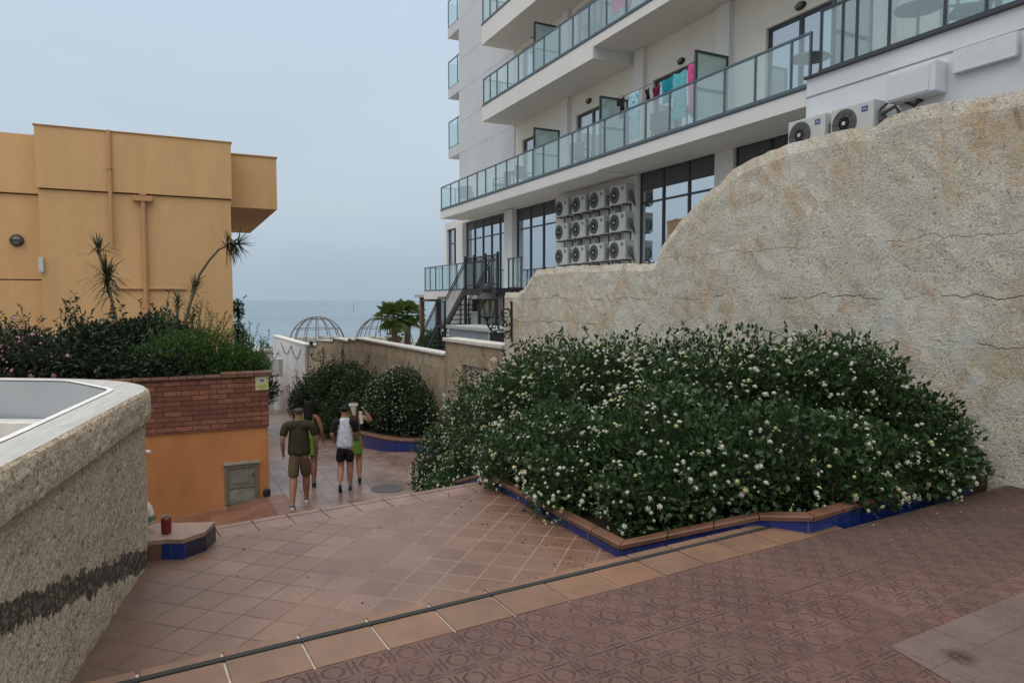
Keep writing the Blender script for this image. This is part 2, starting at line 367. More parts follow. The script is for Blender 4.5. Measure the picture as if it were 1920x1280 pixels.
def pink():
    t=T('pink_paving'); c=t.co()   # object frame: x along the step, y towards the sea
    P=.33; m=t.map(c,scale=(1/P,1/P,1)); x=t.sep(m)
    a=t.m('ABSOLUTE',t.m('SUBTRACT',t.m('FRACT',x[0]),.5)); b=t.m('ABSOLUTE',t.m('SUBTRACT',t.m('FRACT',x[1]),.5))
    joint=t.m('GREATER_THAN',t.m('MAXIMUM',a,b),.487)
    # four relief cells inside every slab
    m2=t.map(c,scale=(2/P,2/P,1)); y=t.sep(m2)
    p=t.m('ABSOLUTE',t.m('SUBTRACT',t.m('FRACT',y[0]),.5)); q=t.m('ABSOLUTE',t.m('SUBTRACT',t.m('FRACT',y[1]),.5))
    oc=t.m('MAXIMUM',t.m('MAXIMUM',p,q),t.m('MULTIPLY',t.m('ADD',p,q),.7071))
    def band(v,r,w): return t.ramp(t.m('ABSOLUTE',t.m('SUBTRACT',v,r)),[(0,1),(w*.45,1),(w,0)])
    ring=band(oc,.26,.034)
    cut=t.m('GREATER_THAN',p,.05)
    ring=t.m('MULTIPLY',ring,cut)
    sq=band(t.m('MAXIMUM',p,q),.42,.026); gap=t.m('LESS_THAN',t.m('MINIMUM',p,q),.33); sq=t.m('MULTIPLY',sq,gap)
    arm=t.m('MULTIPLY',band(t.m('MINIMUM',p,q),.0,.024),t.m('GREATER_THAN',t.m('MAXIMUM',p,q),.33))
    rel=t.m('MAXIMUM',t.m('MAXIMUM',ring,sq),arm)
    wear=t.ramp(t.noise(c,3.4,5,.7),[(.38,.08),(.62,1)])
    rel=t.m('MULTIPLY',rel,wear)
    cb=t.n.new('ShaderNodeCombineXYZ'); t.l.new(t.m('FLOOR',x[0]),cb.inputs[0]); t.l.new(t.m('FLOOR',x[1]),cb.inputs[1])
    wn=t.n.new('ShaderNodeTexWhiteNoise'); wn.noise_dimensions='2D'; t.l.new(cb.outputs[0],wn.inputs[0])
    col=t.mix(wn.outputs[0],(.112,.059,.050),(.142,.078,.066))
    big=t.noise(c,1.1,5,.6); col=t.mix(1,col,t.ramp(big,[(.3,.78),(.7,1.15)]),'MULTIPLY')
    red=t.ramp(t.noise(t.map(c,loc=(7,2,0)),2.8,3),[(.6,0),(.75,1)]); col=t.mix(t.m('MULTIPLY',red,.4),col,(.25,.09,.085))
    tan=t.ramp(t.noise(t.map(c,loc=(1,9,0)),1.9,4),[(.5,0),(.75,1)]); col=t.mix(t.m('MULTIPLY',tan,.3),col,(.13,.095,.075))
    col=t.mix(1,col,t.ramp(t.noise(c,70,4,.7),[(.3,.78),(.65,1.1)]),'MULTIPLY')
    col=t.mix(t.m('MULTIPLY',rel,.58),col,(.060,.036,.033)); 
    yl=t.m('ABSOLUTE',t.m('SUBTRACT',t.m('FRACT',t.m('ADD',t.m('MULTIPLY',t.sep(c)[1],1/.99),.5+.347)),.5)); long_=t.m('GREATER_THAN',yl,.4945)
    edge_=t.ramp(t.noise(t.map(c,loc=(5,5,5)),5,4,.7),[(.4,.2),(.6,1)])
    col=t.mix(t.m('MULTIPLY',joint,.40),col,(.06,.04,.037)); col=t.mix(t.m('MULTIPLY',t.m('MULTIPLY',long_,edge_),.85),col,(.028,.02,.02))
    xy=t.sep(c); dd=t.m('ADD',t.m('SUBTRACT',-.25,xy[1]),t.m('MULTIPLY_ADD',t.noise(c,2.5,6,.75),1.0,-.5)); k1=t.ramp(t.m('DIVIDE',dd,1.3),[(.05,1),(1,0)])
    k2=t.ramp(t.m('DIVIDE',t.m('SUBTRACT',xy[0],1.5),1.2),[(0,0),(1,1)]); col=t.mix(t.m('MULTIPLY',t.m('MULTIPLY',k1,k2),.7),col,(.052,.034,.027))  # contact shade of the bush painted into the paving, mixed with brown soil
    so_=t.ramp(t.noise(t.map(c,loc=(2,6,0)),.8,6,.75),[(.5,0),(.68,1)]); col=t.mix(t.m('MULTIPLY',so_,.4),col,(.085,.06,.047))
    h=t.m('SUBTRACT',t.m('MULTIPLY',t.noise(c,50,4),.35),t.m('ADD',t.m('MULTIPLY',rel,1.0),t.m('MULTIPLY',joint,1.2)))
    MATS['pink_paving']=t.out(col,.66,t.bump(h,1,.016),.4)
pink()
def brick():
    t=T('brick_face'); c=t.co(); m=t.map(c,rot=(R(90),0,0)); b=t.n.new('ShaderNodeTexBrick'); t.l.new(m,b.inputs[0])
    b.inputs['Scale'].default_value=1; b.inputs['Brick Width'].default_value=.265; b.inputs['Row Height'].default_value=.083
    b.inputs['Mortar Size'].default_value=.007; b.inputs['Mortar Smooth'].default_value=.2; b.offset=.43; b.inputs['Bias'].default_value=-.2
    b.inputs['Color1'].default_value=(.165,.062,.04,1); b.inputs['Color2'].default_value=(.30,.125,.07,1); b.inputs['Mortar'].default_value=(.07,.032,.024,1)
    col=t.mix(1,b.outputs[0],t.ramp(t.noise(c,9,5,.7),[(.3,.7),(.7,1.15)]),'MULTIPLY')
    h=t.m('SUBTRACT',t.m('MULTIPLY',t.noise(c,40,4),.3),b.outputs[1])
    MATS['brick_face']=t.out(col,.75,t.bump(h,.8,.012),.3)
brick()
def orange(name,col,streak=.25):
    t=T(name); c=t.co(); n=t.noise(t.map(c,scale=(1,1,.35)),1.2,5,.65)
    cc=t.mix(1,col,t.ramp(n,[(.3,1-streak),(.7,1+streak*.35)]),'MULTIPLY')
    st=t.ramp(t.noise(t.map(c,scale=(6,6,.5)),1.5,4),[(.55,0),(.85,1)]); cc=t.mix(t.m('MULTIPLY',st,.22),cc,tuple(v*.6 for v in col))
    MATS[name]=t.out(cc,.85,t.bump(t.noise(c,60,4),.25,.01),.25)
orange('orange_render',(.62,.39,.185),.14); orange('orange_render_low',(.47,.20,.075),.3)
orange('orange_trim',(.50,.29,.14),.1)
def seam():
    t=T('sea_water'); c=t.co(); n=t.noise(t.map(c,scale=(.5,1.4,1)),.35,5,.6); n2=t.noise(t.map(c,scale=(.02,.16,1)),.12,3)
    col=t.mix(t.ramp(n2,[(.35,0),(.65,1)]),(.155,.22,.27),(.18,.245,.295))
    MATS['sea_water']=t.out(col,.55,t.bump(n,.25,.5),.15)
seam()
def leafmat(name,a,b,rough=.45,spec=.4,sc_=9,trans=.25):
    t=T(name); c=t.co(); n=t.noise(c,sc_,3); n2=t.noise(c,70,2)
    col=t.mix(t.ramp(n,[(.35,0),(.65,1)]),a,b); col=t.mix(1,col,t.ramp(n2,[(.3,.6),(.7,1.4)]),'MULTIPLY')
    t.out(col,rough,None,spec)
    if trans:
        tr=t.n.new('ShaderNodeBsdfTranslucent'); t.l.new(col,tr.inputs[0]); m=t.n.new('ShaderNodeMixShader'); m.inputs[0].default_value=trans
        t.l.new(t.b.outputs[0],m.inputs[1]); t.l.new(tr.outputs[0],m.inputs[2]); t.l.new(m.outputs[0],t.o.inputs[0])
    MATS[name]=t.mat
leafmat('leaf_dark',(.019,.045,.014),(.044,.088,.024))
leafmat('leaf_hedge',(.017,.038,.016),(.036,.070,.024))
leafmat('leaf_black',(.013,.026,.013),(.030,.050,.022))
leafmat('leaf_bright',(.045,.115,.020),(.08,.165,.034))
leafmat('leaf_spear',(.025,.035,.014),(.065,.07,.03))
leafmat('leaf_palm',(.06,.13,.03),(.14,.19,.045))
flat('bark',(.14,.11,.075),.9,.1,var=.3,scale=20,bump=.6)
flat('twig',(.06,.045,.028),.9,.1,var=.3,scale=20)
flat('petal_white',(.52,.54,.45),.6,.2,var=.12,scale=20)
flat('petal_yellow',(.48,.47,.23),.6,.2,var=.12,scale=20)
flat('petal_pink',(.52,.27,.37),.6,.2,var=.2,scale=20)
# ================================================================ GROUND AND SETTING
S1=Frame(0.12,3.76,R(30)); S2=Frame(-1.35,5.70,R(33.5)); BW=Frame(0,13.65,math.atan2(.8854,-.4648))
ZL=-.16; ZF=-1.8
def alley_z(x,y):
    s=BW.loc((x,y))[0]           # distance towards the sea along the big wall, 0 at the wall end
    z=ZF if s<2 else ZF-(s-2)*.108
    left=(Vector((x,y,0))-Vector((-4.19,11.71,0))).dot(Vector((-.885,-.465,0)))
    if left>0 and s<3: z-=min(left,3)*.16
    return max(z,-5.2)
def frobj(fr,name,mb,mat,z=0,**k):
    o=struct(name,mb,mat,**k); o.location=(fr.o.x,fr.o.y,z); o.rotation_euler=(0,0,fr.a); return o
mb=MB(); mb.prism([(-6,-12),(9,-12),(9,-.345),(-6,-.345)],-.3,0)
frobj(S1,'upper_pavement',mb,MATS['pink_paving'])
# nosing row of tiles over a bed of pale grout
mb=MB(); mb.box(-6,2.28,-.345,-.004,-.30,-.006); frobj(S1,'step_bed',mb,MATS['white_grout'])
mb=MB()
for i in range(-14,7):
    x0=i*.327+.02; x1=min(x0+.316,2.27)
    if x1-x0<.06: continue
    j=random.uniform(-.0015,.0015)
    mb.bbox(x0,x1,-.338,-.088,-.03,.002+j,.004); mb.bbox(x0,x1,-.052,.018,-.045,.004+j,.012)
t=T('nosing_tile'); c=t.co(); x=t.sep(c); cb=t.n.new('ShaderNodeCombineXYZ'); t.l.new(t.m('FLOOR',t.m('MULTIPLY',t.m('SUBTRACT',x[0],.014),1/.327)),cb.inputs[0])
wn=t.n.new('ShaderNodeTexWhiteNoise'); wn.noise_dimensions='2D'; t.l.new(cb.outputs[0],wn.inputs[0])
col=t.mix(wn.outputs[0],(.17,.105,.073),(.205,.115,.07)); col=t.mix(1,col,t.ramp(t.noise(c,3.5,5,.65),[(.3,.75),(.7,1.12)]),'MULTIPLY')
MATS['nosing_tile']=t.out(col,.5,t.bump(t.noise(c,30,4),.2,.005),.4)
frobj(S1,'step_tiles',mb,MATS['nosing_tile'])
mb=MB(); mb.box(-6,2.2,-.086,-.054,-.02,.006); frobj(S1,'anti_slip_strip',mb,flat('rubber_strip',(.028,.03,.03),.8,.3,bump=.3))
mb=MB(); mb.box(-6,2.3,-.003,.0005,-.3,-.02); frobj(S1,'step_riser',mb,MATS['terracotta_trim'])
# greyer cement slabs let into the paving at the lower right
q=[S1.loc(G(u,v)) for u,v in [(1668,1212),(1925,1108),(2300,1200),(2000,1500),(1800,1290)]]
t=T('patch_paving'); c=t.co(); n1=t.noise(c,2.5,6,.7); col=t.mix(t.ramp(n1,[(.35,0),(.65,1)]),(.112,.078,.067),(.152,.112,.098)); xs_=t.sep(c)
e1=t.m('GREATER_THAN',t.m('ABSOLUTE',t.m('SUBTRACT',t.m('FRACT',t.m('MULTIPLY',xs_[0],1/.33)),.5)),.487); e2=t.m('GREATER_THAN',t.m('ABSOLUTE',t.m('SUBTRACT',t.m('FRACT',t.m('MULTIPLY',xs_[1],1/.33)),.5)),.487)
y1=t.m('ABSOLUTE',t.m('SUBTRACT',t.m('FRACT',t.m('MULTIPLY',xs_[0],2/.33)),.5)); y2=t.m('ABSOLUTE',t.m('SUBTRACT',t.m('FRACT',t.m('MULTIPLY',xs_[1],2/.33)),.5))
oc_=t.m('MAXIMUM',t.m('MAXIMUM',y1,y2),t.m('MULTIPLY',t.m('ADD',y1,y2),.7071)); rg=t.ramp(t.m('ABSOLUTE',t.m('SUBTRACT',oc_,.27)),[(0,1),(.03,0)])
ln=t.m('MAXIMUM',t.m('MAXIMUM',e1,e2),t.m('MULTIPLY',rg,t.ramp(t.noise(c,3,4),[(.45,0),(.65,.5)]))); col=t.mix(t.m('MULTIPLY',ln,.45),col,(.055,.038,.034))
px_,py_=S1.loc(G(1800,1232)); dd_=t.n.new('ShaderNodeVectorMath'); dd_.operation='DISTANCE'; t.l.new(t.mix(.06,c,t.noise(c,9,5,col=True)),dd_.inputs[0]); dd_.inputs[1].default_value=(px_*.94+.03,py_*.94+.03,.03)
col=t.mix(t.m('MULTIPLY',t.ramp(dd_.outputs['Value'],[(.02,1),(.085,0)]),t.ramp(t.noise(c,40,5,.75),[(.4,.35),(.55,1)])),col,(.025,.014,.008)); col=t.mix(1,col,t.ramp(t.noise(c,60,4,.7),[(.3,.8),(.65,1.1)]),'MULTIPLY')
MATS['patch_paving']=t.out(col,.75,t.bump(t.noise(c,45,5),.5,.006),.3)
mb=MB(); mb.prism(q,-.02,.004); frobj(S1,'patched_paving',mb,MATS['patch_paving'])
# first landing: its own frame so that the tiles run diagonally
LD=Frame(-1.35,5.70,R(33.5))
a=[S1.w(-6,.0006),S1.w(3.2,.0006),S2.w(2.6,-.26),S2.w(-4,-.26)]
A0=Vector((-1.347,4.06,0))
mb=MB(); mb.prism([(p.x-A0.x,p.y-A0.y) for p in a],-.2,0)
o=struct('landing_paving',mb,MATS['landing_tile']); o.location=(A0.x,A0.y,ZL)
mb=MB(); mb.box(-4,2.2,-.26,0,-.3,-.004); frobj(S2,'landing_edge_bed',mb,flat('dark_grout',(.07,.05,.04),.9,.1),z=ZL)
mb=MB()
for i in range(-14,9):
    x0=i*.27; mb.bbox(x0+.004,x0+.266,-.258,-.055,-.03,.0+random.uniform(-.001,.001),.003); mb.bbox(x0+.004,x0+.266,-.05,.022,-.04,.004,.008)
frobj(S2,'landing_edge_tiles',mb,flat('edge_tile',(.175,.105,.078),.42,.45,var=.35,scale=3.5),z=ZL)
mb=MB(); mb.box(-4,2.2,-.012,.0225,-.04,-.006); frobj(S2,'lower_anti_slip_strip',mb,MATS['rubber_strip'],z=ZL+.004)
# flight of steps beyond the landing
mb=MB(); n=9; rise=(ZL-ZF)/n
for i in range(n):
    mb.box(-4,2.4,.0+i*.3,.3+i*.3+.02,ZF-.4,ZL-rise*(i+1)-.005*0)
frobj(S2,'stairs',mb,MATS['floor_tile'])
# lower floor and the alley running down to the beach
def fl(u0,u1,v0,v1,nx,ny,mat,name,dz=0):
    mb=MB(); us=np.linspace(u0,u1,nx+1); vs_=np.linspace(v0,v1,ny+1); vs=[]
    for vv in vs_:
        for uu in us:
            p=BW.w(vv,uu); vs.append((p.x,p.y,alley_z(p.x,p.y)+dz))
    return struct(name,MB().add(vs,[(j*(nx+1)+i,j*(nx+1)+i+1,(j+1)*(nx+1)+i+1,(j+1)*(nx+1)+i) for j in range(ny) for i in range(nx)]),MATS[mat],fix=False)
fl(0,11,-7.5,34,40,120,'floor_tile','alley_paving')
# side strip of redder tiles below the orange wall
mb=MB(); pts=[]
for i in range(13):
    for j in range(5):
        q=Vector((-4.02,11.72,0))+Vector((-.885,-.465,0))*(i*.3-.1)+Vector((.465,-.885,0))*(j*.32)
        pts.append((q.x,q.y,alley_z(q.x,q.y)+.008))
mb.add(pts,[(i*5+j,i*5+j+1,(i+1)*5+j+1,(i+1)*5+j) for i in range(12) for j in range(4)])
struct('side_paving',mb,MATS['sidefloor_tile'],fix=False)
mb=MB(); mb.box(-60,60,-30,75,-6,-5.3); struct('ground',mb,MATS['sand'])
mb=MB(); mb.box(-40000,40000,74,50000,-9,-6.0); struct('sea',mb,MATS['sea_water'])
# terrace of the hotel behind the boundary wall
mb=MB(); mb.prism([BW.w(-13,-.36)[:2],BW.w(34,-.36)[:2],BW.w(34,-16)[:2],BW.w(-13,-16)[:2]],-5,-1.3); struct('terrace',mb,MATS['concrete'])
# ================================================================ BIG ROUGH WALL
prof=[]
for u,v in [(1920,162),(1860,176),(1800,185),(1750,192),(1715,199),(1690,206),(1660,222),(1640,233),(1610,240),(1575,243),(1535,252),(1500,262),(1470,272),(1440,283),(1412,295),(1385,309),(1362,327),(1345,345),(1322,364),(1300,385),(1280,407),(1262,430),(1250,447),(1240,460),(1233,475),(1229,488),(1221,493),(1180,495),(1120,497),(1060,501),(1004,507),(994,520),(986,535),(979,544),(968,547),(957,548)]:
    x,z=BW.hit(u,v); prof.append((x,z+random.uniform(-.012,.012)))
prof=[(-13,prof[0][1]+.25),(prof[0][0]-1.2,prof[0][1]+.02)]+prof+[(.33,prof[-1][1])]
dense=[]
for (x0,z0),(x1,z1) in zip(prof,prof[1:]):
    n=max(1,int((x1-x0)/.09))
    for i in range(n): 
        f=i/n; dense.append((x0+(x1-x0)*f,z0+(z1-z0)*f+random.uniform(-.012,.012)))
dense.append(prof[-1])
mb=MB(); 
def rough_wall(dense,zb,th,rows=26,amp=.008):
    mb=MB(); n=len(dense); vs=[]; cut=[]
    for i,(x,zt) in enumerate(dense):
        for j in range(rows+1):
            z=zb+(zt-zb)*j/rows
            y=random.uniform(-amp,amp)-(.03 if j==rows else 0)
            vs.append((x,y,z))
        vs.append((x,-th,zt-.03)); vs.append((x,-th,zb))
    K=rows+3
    fs=[(i*K+j,(i+1)*K+j,(i+1)*K+(j+1)%K,i*K+(j+1)%K) for i in range(n-1) for j in range(K)]
    fs.append(tuple(range(K))); fs.append(tuple((n-1)*K+j for j in range(K)))
    return mb.add(vs,fs)
bw=thing('garden_wall','tall rough cream rendered wall with a curved broken top behind the big flowering bush','wall',(BW.o.x,BW.o.y,0),BW.a)
part('masonry',rough_wall(dense,-2.2,.34,rows=40),MATS['big_wall'],bw)
# rusty lip under the broken top course
# ---- lower boundary wall with the blocked niche, then sandy-brown stretches, then the white stretch
nw=thing('niche_wall','cream roughcast wall with white coping and a blocked pinkish opening beside the lantern','wall',(BW.o.x,BW.o.y,0),BW.a)
zt=.56
a0,_=BW.hit(937,700,-.02); a1,_=BW.hit(868,700,-.02); _,n1=BW.hit(870,662,0); 
mb=MB(); wall_holes(mb,.34,3.5,-2.3,zt,[(a0,a1,-1.2,.08)],0,.12)
mb.quad((.34,0,-2.3),(.34,-.33,-2.3),(.34,-.33,zt),(.34,0,zt)); mb.quad((3.5,0,-2.3),(3.5,-.33,-2.3),(3.5,-.33,zt),(3.5,0,zt)); mb.quad((.34,-.33,-2.3),(3.5,-.33,-2.3),(3.5,-.33,zt),(.34,-.33,zt)); mb.quad((.34,0,zt),(3.5,0,zt),(3.5,-.33,zt),(.34,-.33,zt))
part('masonry',mb,MATS['tan_wall'],nw)
part('coping',MB().bbox(.345,3.55,-.38,.06,zt+.002,zt+.085,.012),MATS['coping_white'],nw)
part('niche_infill',MB().box(a0-.05,a1+.05,-.115,-.10,-1.3,.14),MATS['niche_infill'],nw)
def lowwall(name,label,x0,x1,zts,mat,yo=0,cop=True,cap='coping_white',zb=-5.0,ch=.05):
    r=thing(name,label,'wall',(BW.o.x,BW.o.y,0),BW.a)
    n=len(zts); d=[]
    for i in range(n-1):
        (xa,za),(xb,zb_)=zts[i],zts[i+1]; k=max(1,int(abs(xb-xa)/.25))
        for q in range(k): d.append((xa+(xb-xa)*q/k,za+(zb_-za)*q/k))
    d.append(zts[-1])
    m=rough_wall(d,zb,.3,rows=16,amp=.006); m.v=[(x,y+yo,z) for x,y,z in m.v]; part('masonry',m,MATS[mat],r)
    if cop:
        mb=MB()
        for (xa,za),(xb,zb_) in zip(d,d[1:]):
            if abs(xb-xa)<.02: continue
            mb.add([(xa,yo+.03,za),(xb,yo+.03,zb_),(xb,yo-.34,zb_),(xa,yo-.34,za),(xa,yo+.03,za+ch),(xb,yo+.03,zb_+ch),(xb,yo-.34,zb_+ch),(xa,yo-.34,za+ch)],[(0,1,5,4),(1,2,6,5),(2,3,7,6),(3,0,4,7),(4,5,6,7),(0,3,2,1)])
        part('coping',mb,MATS[cap],r)
    return r
lowwall('boundary_wall','sand coloured roughcast wall with thin white coping behind the two far rounded bushes',3.5,12,[(3.56,.20),(11.9,.20)],'tan_wall')
lowwall('boundary_wall','browner roughcast wall stretch with stepped top behind the far wall lantern',12,20.3,[(11.95,.12),(12.8,.14),(12.85,.04),(15.2,.04),(15.25,-.08),(18.2,-.2),(18.3,-.42),(20.3,-.5)],'tan_wall',yo=-.02)
lowwall('alley_wall','tall smooth white wall with grey coping where the alley narrows','',0,[(20.35,-.53),(26.5,-.53),(29.8,-.53)],'white_wall',yo=.1,ch=.07)
mb=MB(); mb.tube([(20.2,.02,-5),(20.2,.02,-.6)],.05,8); tag(part('drain_pipe',mb,flat('pipe_grey',(.33,.31,.29),.6)),'slim grey drain pipe where the white alley wall meets the brown roughcast wall','pipe')
o=bpy.data.objects['drain_pipe']; o.location=BW.o; o.rotation_euler=(0,0,BW.a)
mb=MB()
for x0,x1,sag in [(21,23.6,.55),(23.6,26.6,.5)]:
    mb.tube([(x0+(x1-x0)*i/10,.15,-.72-sag*math.sin(math.pi*i/10)) for i in range(11)],.018,5)
o=tag(part('wall_cable',mb,MATS['black_metal']),'thin dark cable hanging in two loops along the top of the white alley wall','cable'); o.location=BW.o; o.rotation_euler=(0,0,BW.a)
# far alley left side pieces
OB_A=math.atan2(.4415,.8973)
r=thing('alley_house','narrow peach coloured house corner far down the alley','house',(-12.55,33.2,0),OB_A)
part('wall',MB().box(-3,.62,0,5,-5.3,-2.1),flat('peach',(.52,.33,.22),.85),r)
part('roof',MB().bbox(-3.1,.7,-.1,5.1,-2.098,-1.98,.02),MATS['coping_white'],r)
r=thing('alley_house','small white house wall seen far down the alley behind the peach corner','house',(-15.6,42.5,0),OB_A)
part('wall',MB().box(-4,.9,0,4,-5.3,-1.7),MATS['white_wall'],r); part('roof',MB().bbox(-4.1,1.0,-.1,4.1,-1.698,-1.55,.02),MATS['concrete'],r)
p=AT(515,690,33); r=thing('meter_cabinet','grey metal cabinet on the white alley wall end','cabinet',(p.x+.1,p.y,p.z-.42),OB_A)
part('casing',MB().bbox(-.28,.28,0,.35,0,.85,.02),flat('cabinet_grey',(.32,.34,.34),.5),r); part('door',MB().bbox(-.22,.1,-.02,-.001,.08,.78,.008),flat('cabinet_pale',(.45,.48,.46),.5),r)
# ================================================================ WALL LANTERNS
def lantern(sc_=1.0):
    r=thing('wall_lantern','x','lantern')
    bk='black_metal'; m=MB()
    # plate on the wall: local x=0 plane is the wall line, arm runs towards +y (out from the wall)
    m.box(-.03,.03,.0,.02,-.34,.36); m.lathe([(0,.02),(.05,.0),(.0,-.05)],8,(0,.01,.38)); m.lathe([(0,.06),(.05,0),(0,-.04)],8,(0,.01,-.38))
    part('wall_plate',m,MATS[bk],r)
    m=MB()
    m.tube([(0,.0,-.16),(0,.12,-.22),(0,.3,-.24),(0,.46,-.18),(0,.54,-.06),(0,.55,.04)],[.017]*5+[.02],7)
    def spiral(cy,cz,r0,t0,turn,n=26,s=1): return [(0,cy+s*(r0*(1-i/n*.85))*math.cos(t0+turn*i/n),cz+(r0*(1-i/n*.85))*math.sin(t0+turn*i/n)) for i in range(n+1)]
    for sp_ in (spiral(.19,-.06,.13,-1.57,8.5),spiral(.38,-.1,.10,-1.57,-8),spiral(.13,.14,.12,0,9),spiral(.12,-.28,.09,1.2,8),spiral(.27,.1,.07,2,7)):
        m.tube(sp_,.011,6)
    for k in range(10):
        y=.06+.05*k; m.lathe([(0,-.035),(.028,0),(0,.035)],5,(random.uniform(-.01,.01),y,-.12+random.uniform(-.1,.12)))
    m.tube([(0,0,.2),(0,.1,.26),(0,.2,.2),(0,.24,.08)],.011,6)
    part('scroll_bracket',m,MATS[bk],r)
    m=MB(); c=(0,.55,0)
    m.lathe([(0.0,.0),(.03,.02),(.035,.05),(.085,.07),(.085,.09),(.0,.09)],10,c)
    for k in range(4):
        a=math.pi/4+k*math.pi/2
        m.tube([(.095*math.cos(a)*1.3,.55+.095*math.sin(a)*1.3,.09),(.19*math.cos(a),.55+.19*math.sin(a),.42)],.010,5)
    for z,q in ((.09,.125),(.42,.19)):
        m.tube([(q*math.cos(math.pi/4+k*math.pi/2),.55+q*math.sin(math.pi/4+k*math.pi/2),z) for k in range(4)],.012,5,closed=True)
    part('lantern_frame',m,MATS[bk],r)
    m=MB()
    for k in range(4):
        a=math.pi/4+k*math.pi/2;b=a+math.pi/2
        f=lambda q,an,z:(q*math.cos(an),.55+q*math.sin(an),z)
        m.quad(f(.12,a,.095),f(.12,b,.095),f(.185,b,.415),f(.185,a,.415))
    part('lantern_glass',m,MATS['lamp_glass'],r)
    m=MB(); m.lathe([(.215,.42),(.215,.44),(.17,.49),(.12,.53),(.085,.56),(.075,.59),(.10,.60),(.10,.65),(.085,.67),(.085,.69),(.04,.72),(.02,.74),(0,.79)],16,c)
    part('lantern_cap',m,MATS[bk],r,smooth=False)
    return r
glassmat('lamp_glass',(.86,.9,.9),.03)
L=lantern(); px,pz=BW.hit(958,600,0); 
p=BW.w(0.0,0.0); L.location=(p.x,p.y,pz-.02); L.rotation_euler=(0,0,BW.a)
L['label']='large black lantern on a scrolled bracket at the end of the tall rough wall'; L['group']='lanterns along the alley walls'
xx,zz=BW.hit(606,668,0); p=BW.w(xx,0); dup(L,(p.x,p.y,zz+.02),BW.a,'black lantern on a bracket above the brown roughcast wall, next to the white alley wall')
bpy.data.objects['wall_lantern.001'].scale=(.88,.88,.88)
p=AT(518,668,43); d3=dup(L,(p.x,p.y,p.z+.12),BW.a,'smallest and farthest black lantern, over the alley beside the white wall end'); d3.scale=(1.0,.9,1.0)
# ================================================================ PLANTERS
def planter(name,label,pts,w,base_z,closed=True,blue=.2,soil_dz=-.05,capmat='terracotta_trim'):
    """pts: outer outline (x,y,ztop) in order, planted side to the left of travel"""
    r=thing(name,label,'planter',(pts[0][0],pts[0][1],0))
    o0=Vector((pts[0][0],pts[0][1],0)); n=len(pts)
    P=[Vector(p)-Vector((o0.x,o0.y,0)) for p in pts]
    inn=[]
    for i in range(n):
        if closed: a,b=P[i-1],P[(i+1)%n]
        else: a,b=P[max(i-1,0)],P[min(i+1,n-1)]
        d1=(P[i]-a); d2=(b-P[i]); d1.z=d2.z=0
        d1=d1.normalized() if d1.length>1e-6 else d2.normalized(); d2=d2.normalized() if d2.length>1e-6 else d1
        nn=Vector((-(d1.y+d2.y),d1.x+d2.x,0)); nn.normalize(); k=w/max(.45,nn.dot(Vector((-d1.y,d1.x,0))))
        inn.append((P[i]+nn*k,P[i]-nn*(.02 if w>0 else -.02)))
    rng_=range(n if closed else n-1); cp=MB(); bl=MB()
    for i in rng_:
        j=(i+1)%n; zi,zj=P[i].z,P[j].z
        L_=(P[j]-P[i]).length; ns=max(1,int(L_/.31))
        for s in range(ns):
            f0=s/ns; f1=(s+1)/ns; e=.004/L_
            f0+=e; f1-=e
            q=lambda a,b,f:a.lerp(b,f)
            o_a,o_b=q(inn[i][1],inn[j][1],f0),q(inn[i][1],inn[j][1],f1); i_a,i_b=q(inn[i][0],inn[j][0],f0),q(inn[i][0],inn[j][0],f1)
            za,zb=zi+(zj-zi)*f0,zi+(zj-zi)*f1
            top=[(o_a.x,o_a.y,za-.006),(o_b.x,o_b.y,zb-.006),(o_b.x*.93+i_b.x*.07,o_b.y*.93+i_b.y*.07,zb),(i_b.x,i_b.y,zb),(i_a.x,i_a.y,za),(o_a.x*.93+i_a.x*.07,o_a.y*.93+i_a.y*.07,za)]
            bot=[(x,y,z-.026) for x,y,z in top]
            cp.add(top+bot,[(0,1,2,5),(5,2,3,4),(6,11,8,7),(11,10,9,8),(0,6,7,1),(1,7,8,2),(2,8,9,3),(3,9,10,4),(4,10,11,5),(5,11,6,0)])
        bl.add([(P[i].x,P[i].y,base_z),(P[j].x,P[j].y,base_z),(P[j].x,P[j].y,zj-.025),(P[i].x,P[i].y,zi-.025),
                (inn[i][0].x,inn[i][0].y,base_z),(inn[j][0].x,inn[j][0].y,base_z),(inn[j][0].x,inn[j][0].y,zj-.025),(inn[i][0].x,inn[i][0].y,zi-.025)],[(0,1,2,3),(4,7,6,5),(0,3,7,4),(1,5,6,2)])
    part('coping',cp,MATS[capmat],r); part('tiled_side',bl,MATS['blue_tile'],r)
    return r,o0
wl=lambda y:7.166-.525*y-.02
main=[(4.0,5.83,.12),(2.0,4.50,.12),(1.70,4.66,.075),(.72,4.47,-.06),(-.19,6.28,-.07),(-.32,6.62,-.14),(-1.45,10.9,-1.5),(-1.25,11.6,-1.55),(.2,12.9,-1.5)]
main=main[::-1]
MP,o0=planter('raised_planter','raised bed edged with terracotta coping and cobalt blue tiles under the big flowering bush',main,.075,-1.9,closed=False)
mb=MB(); vs=[(x-o0.x,y-o0.y,z-.09) for x,y,z in main]+[(wl(y)-o0.x+.0,y-o0.y,z-.09) for (x,y,z) in [(0,12.9,-1.5),(0,11.6,-1.4),(0,10.9,-1.2),(0,6.6,-.05),(0,6.28,0),(0,5.83,.1)]]
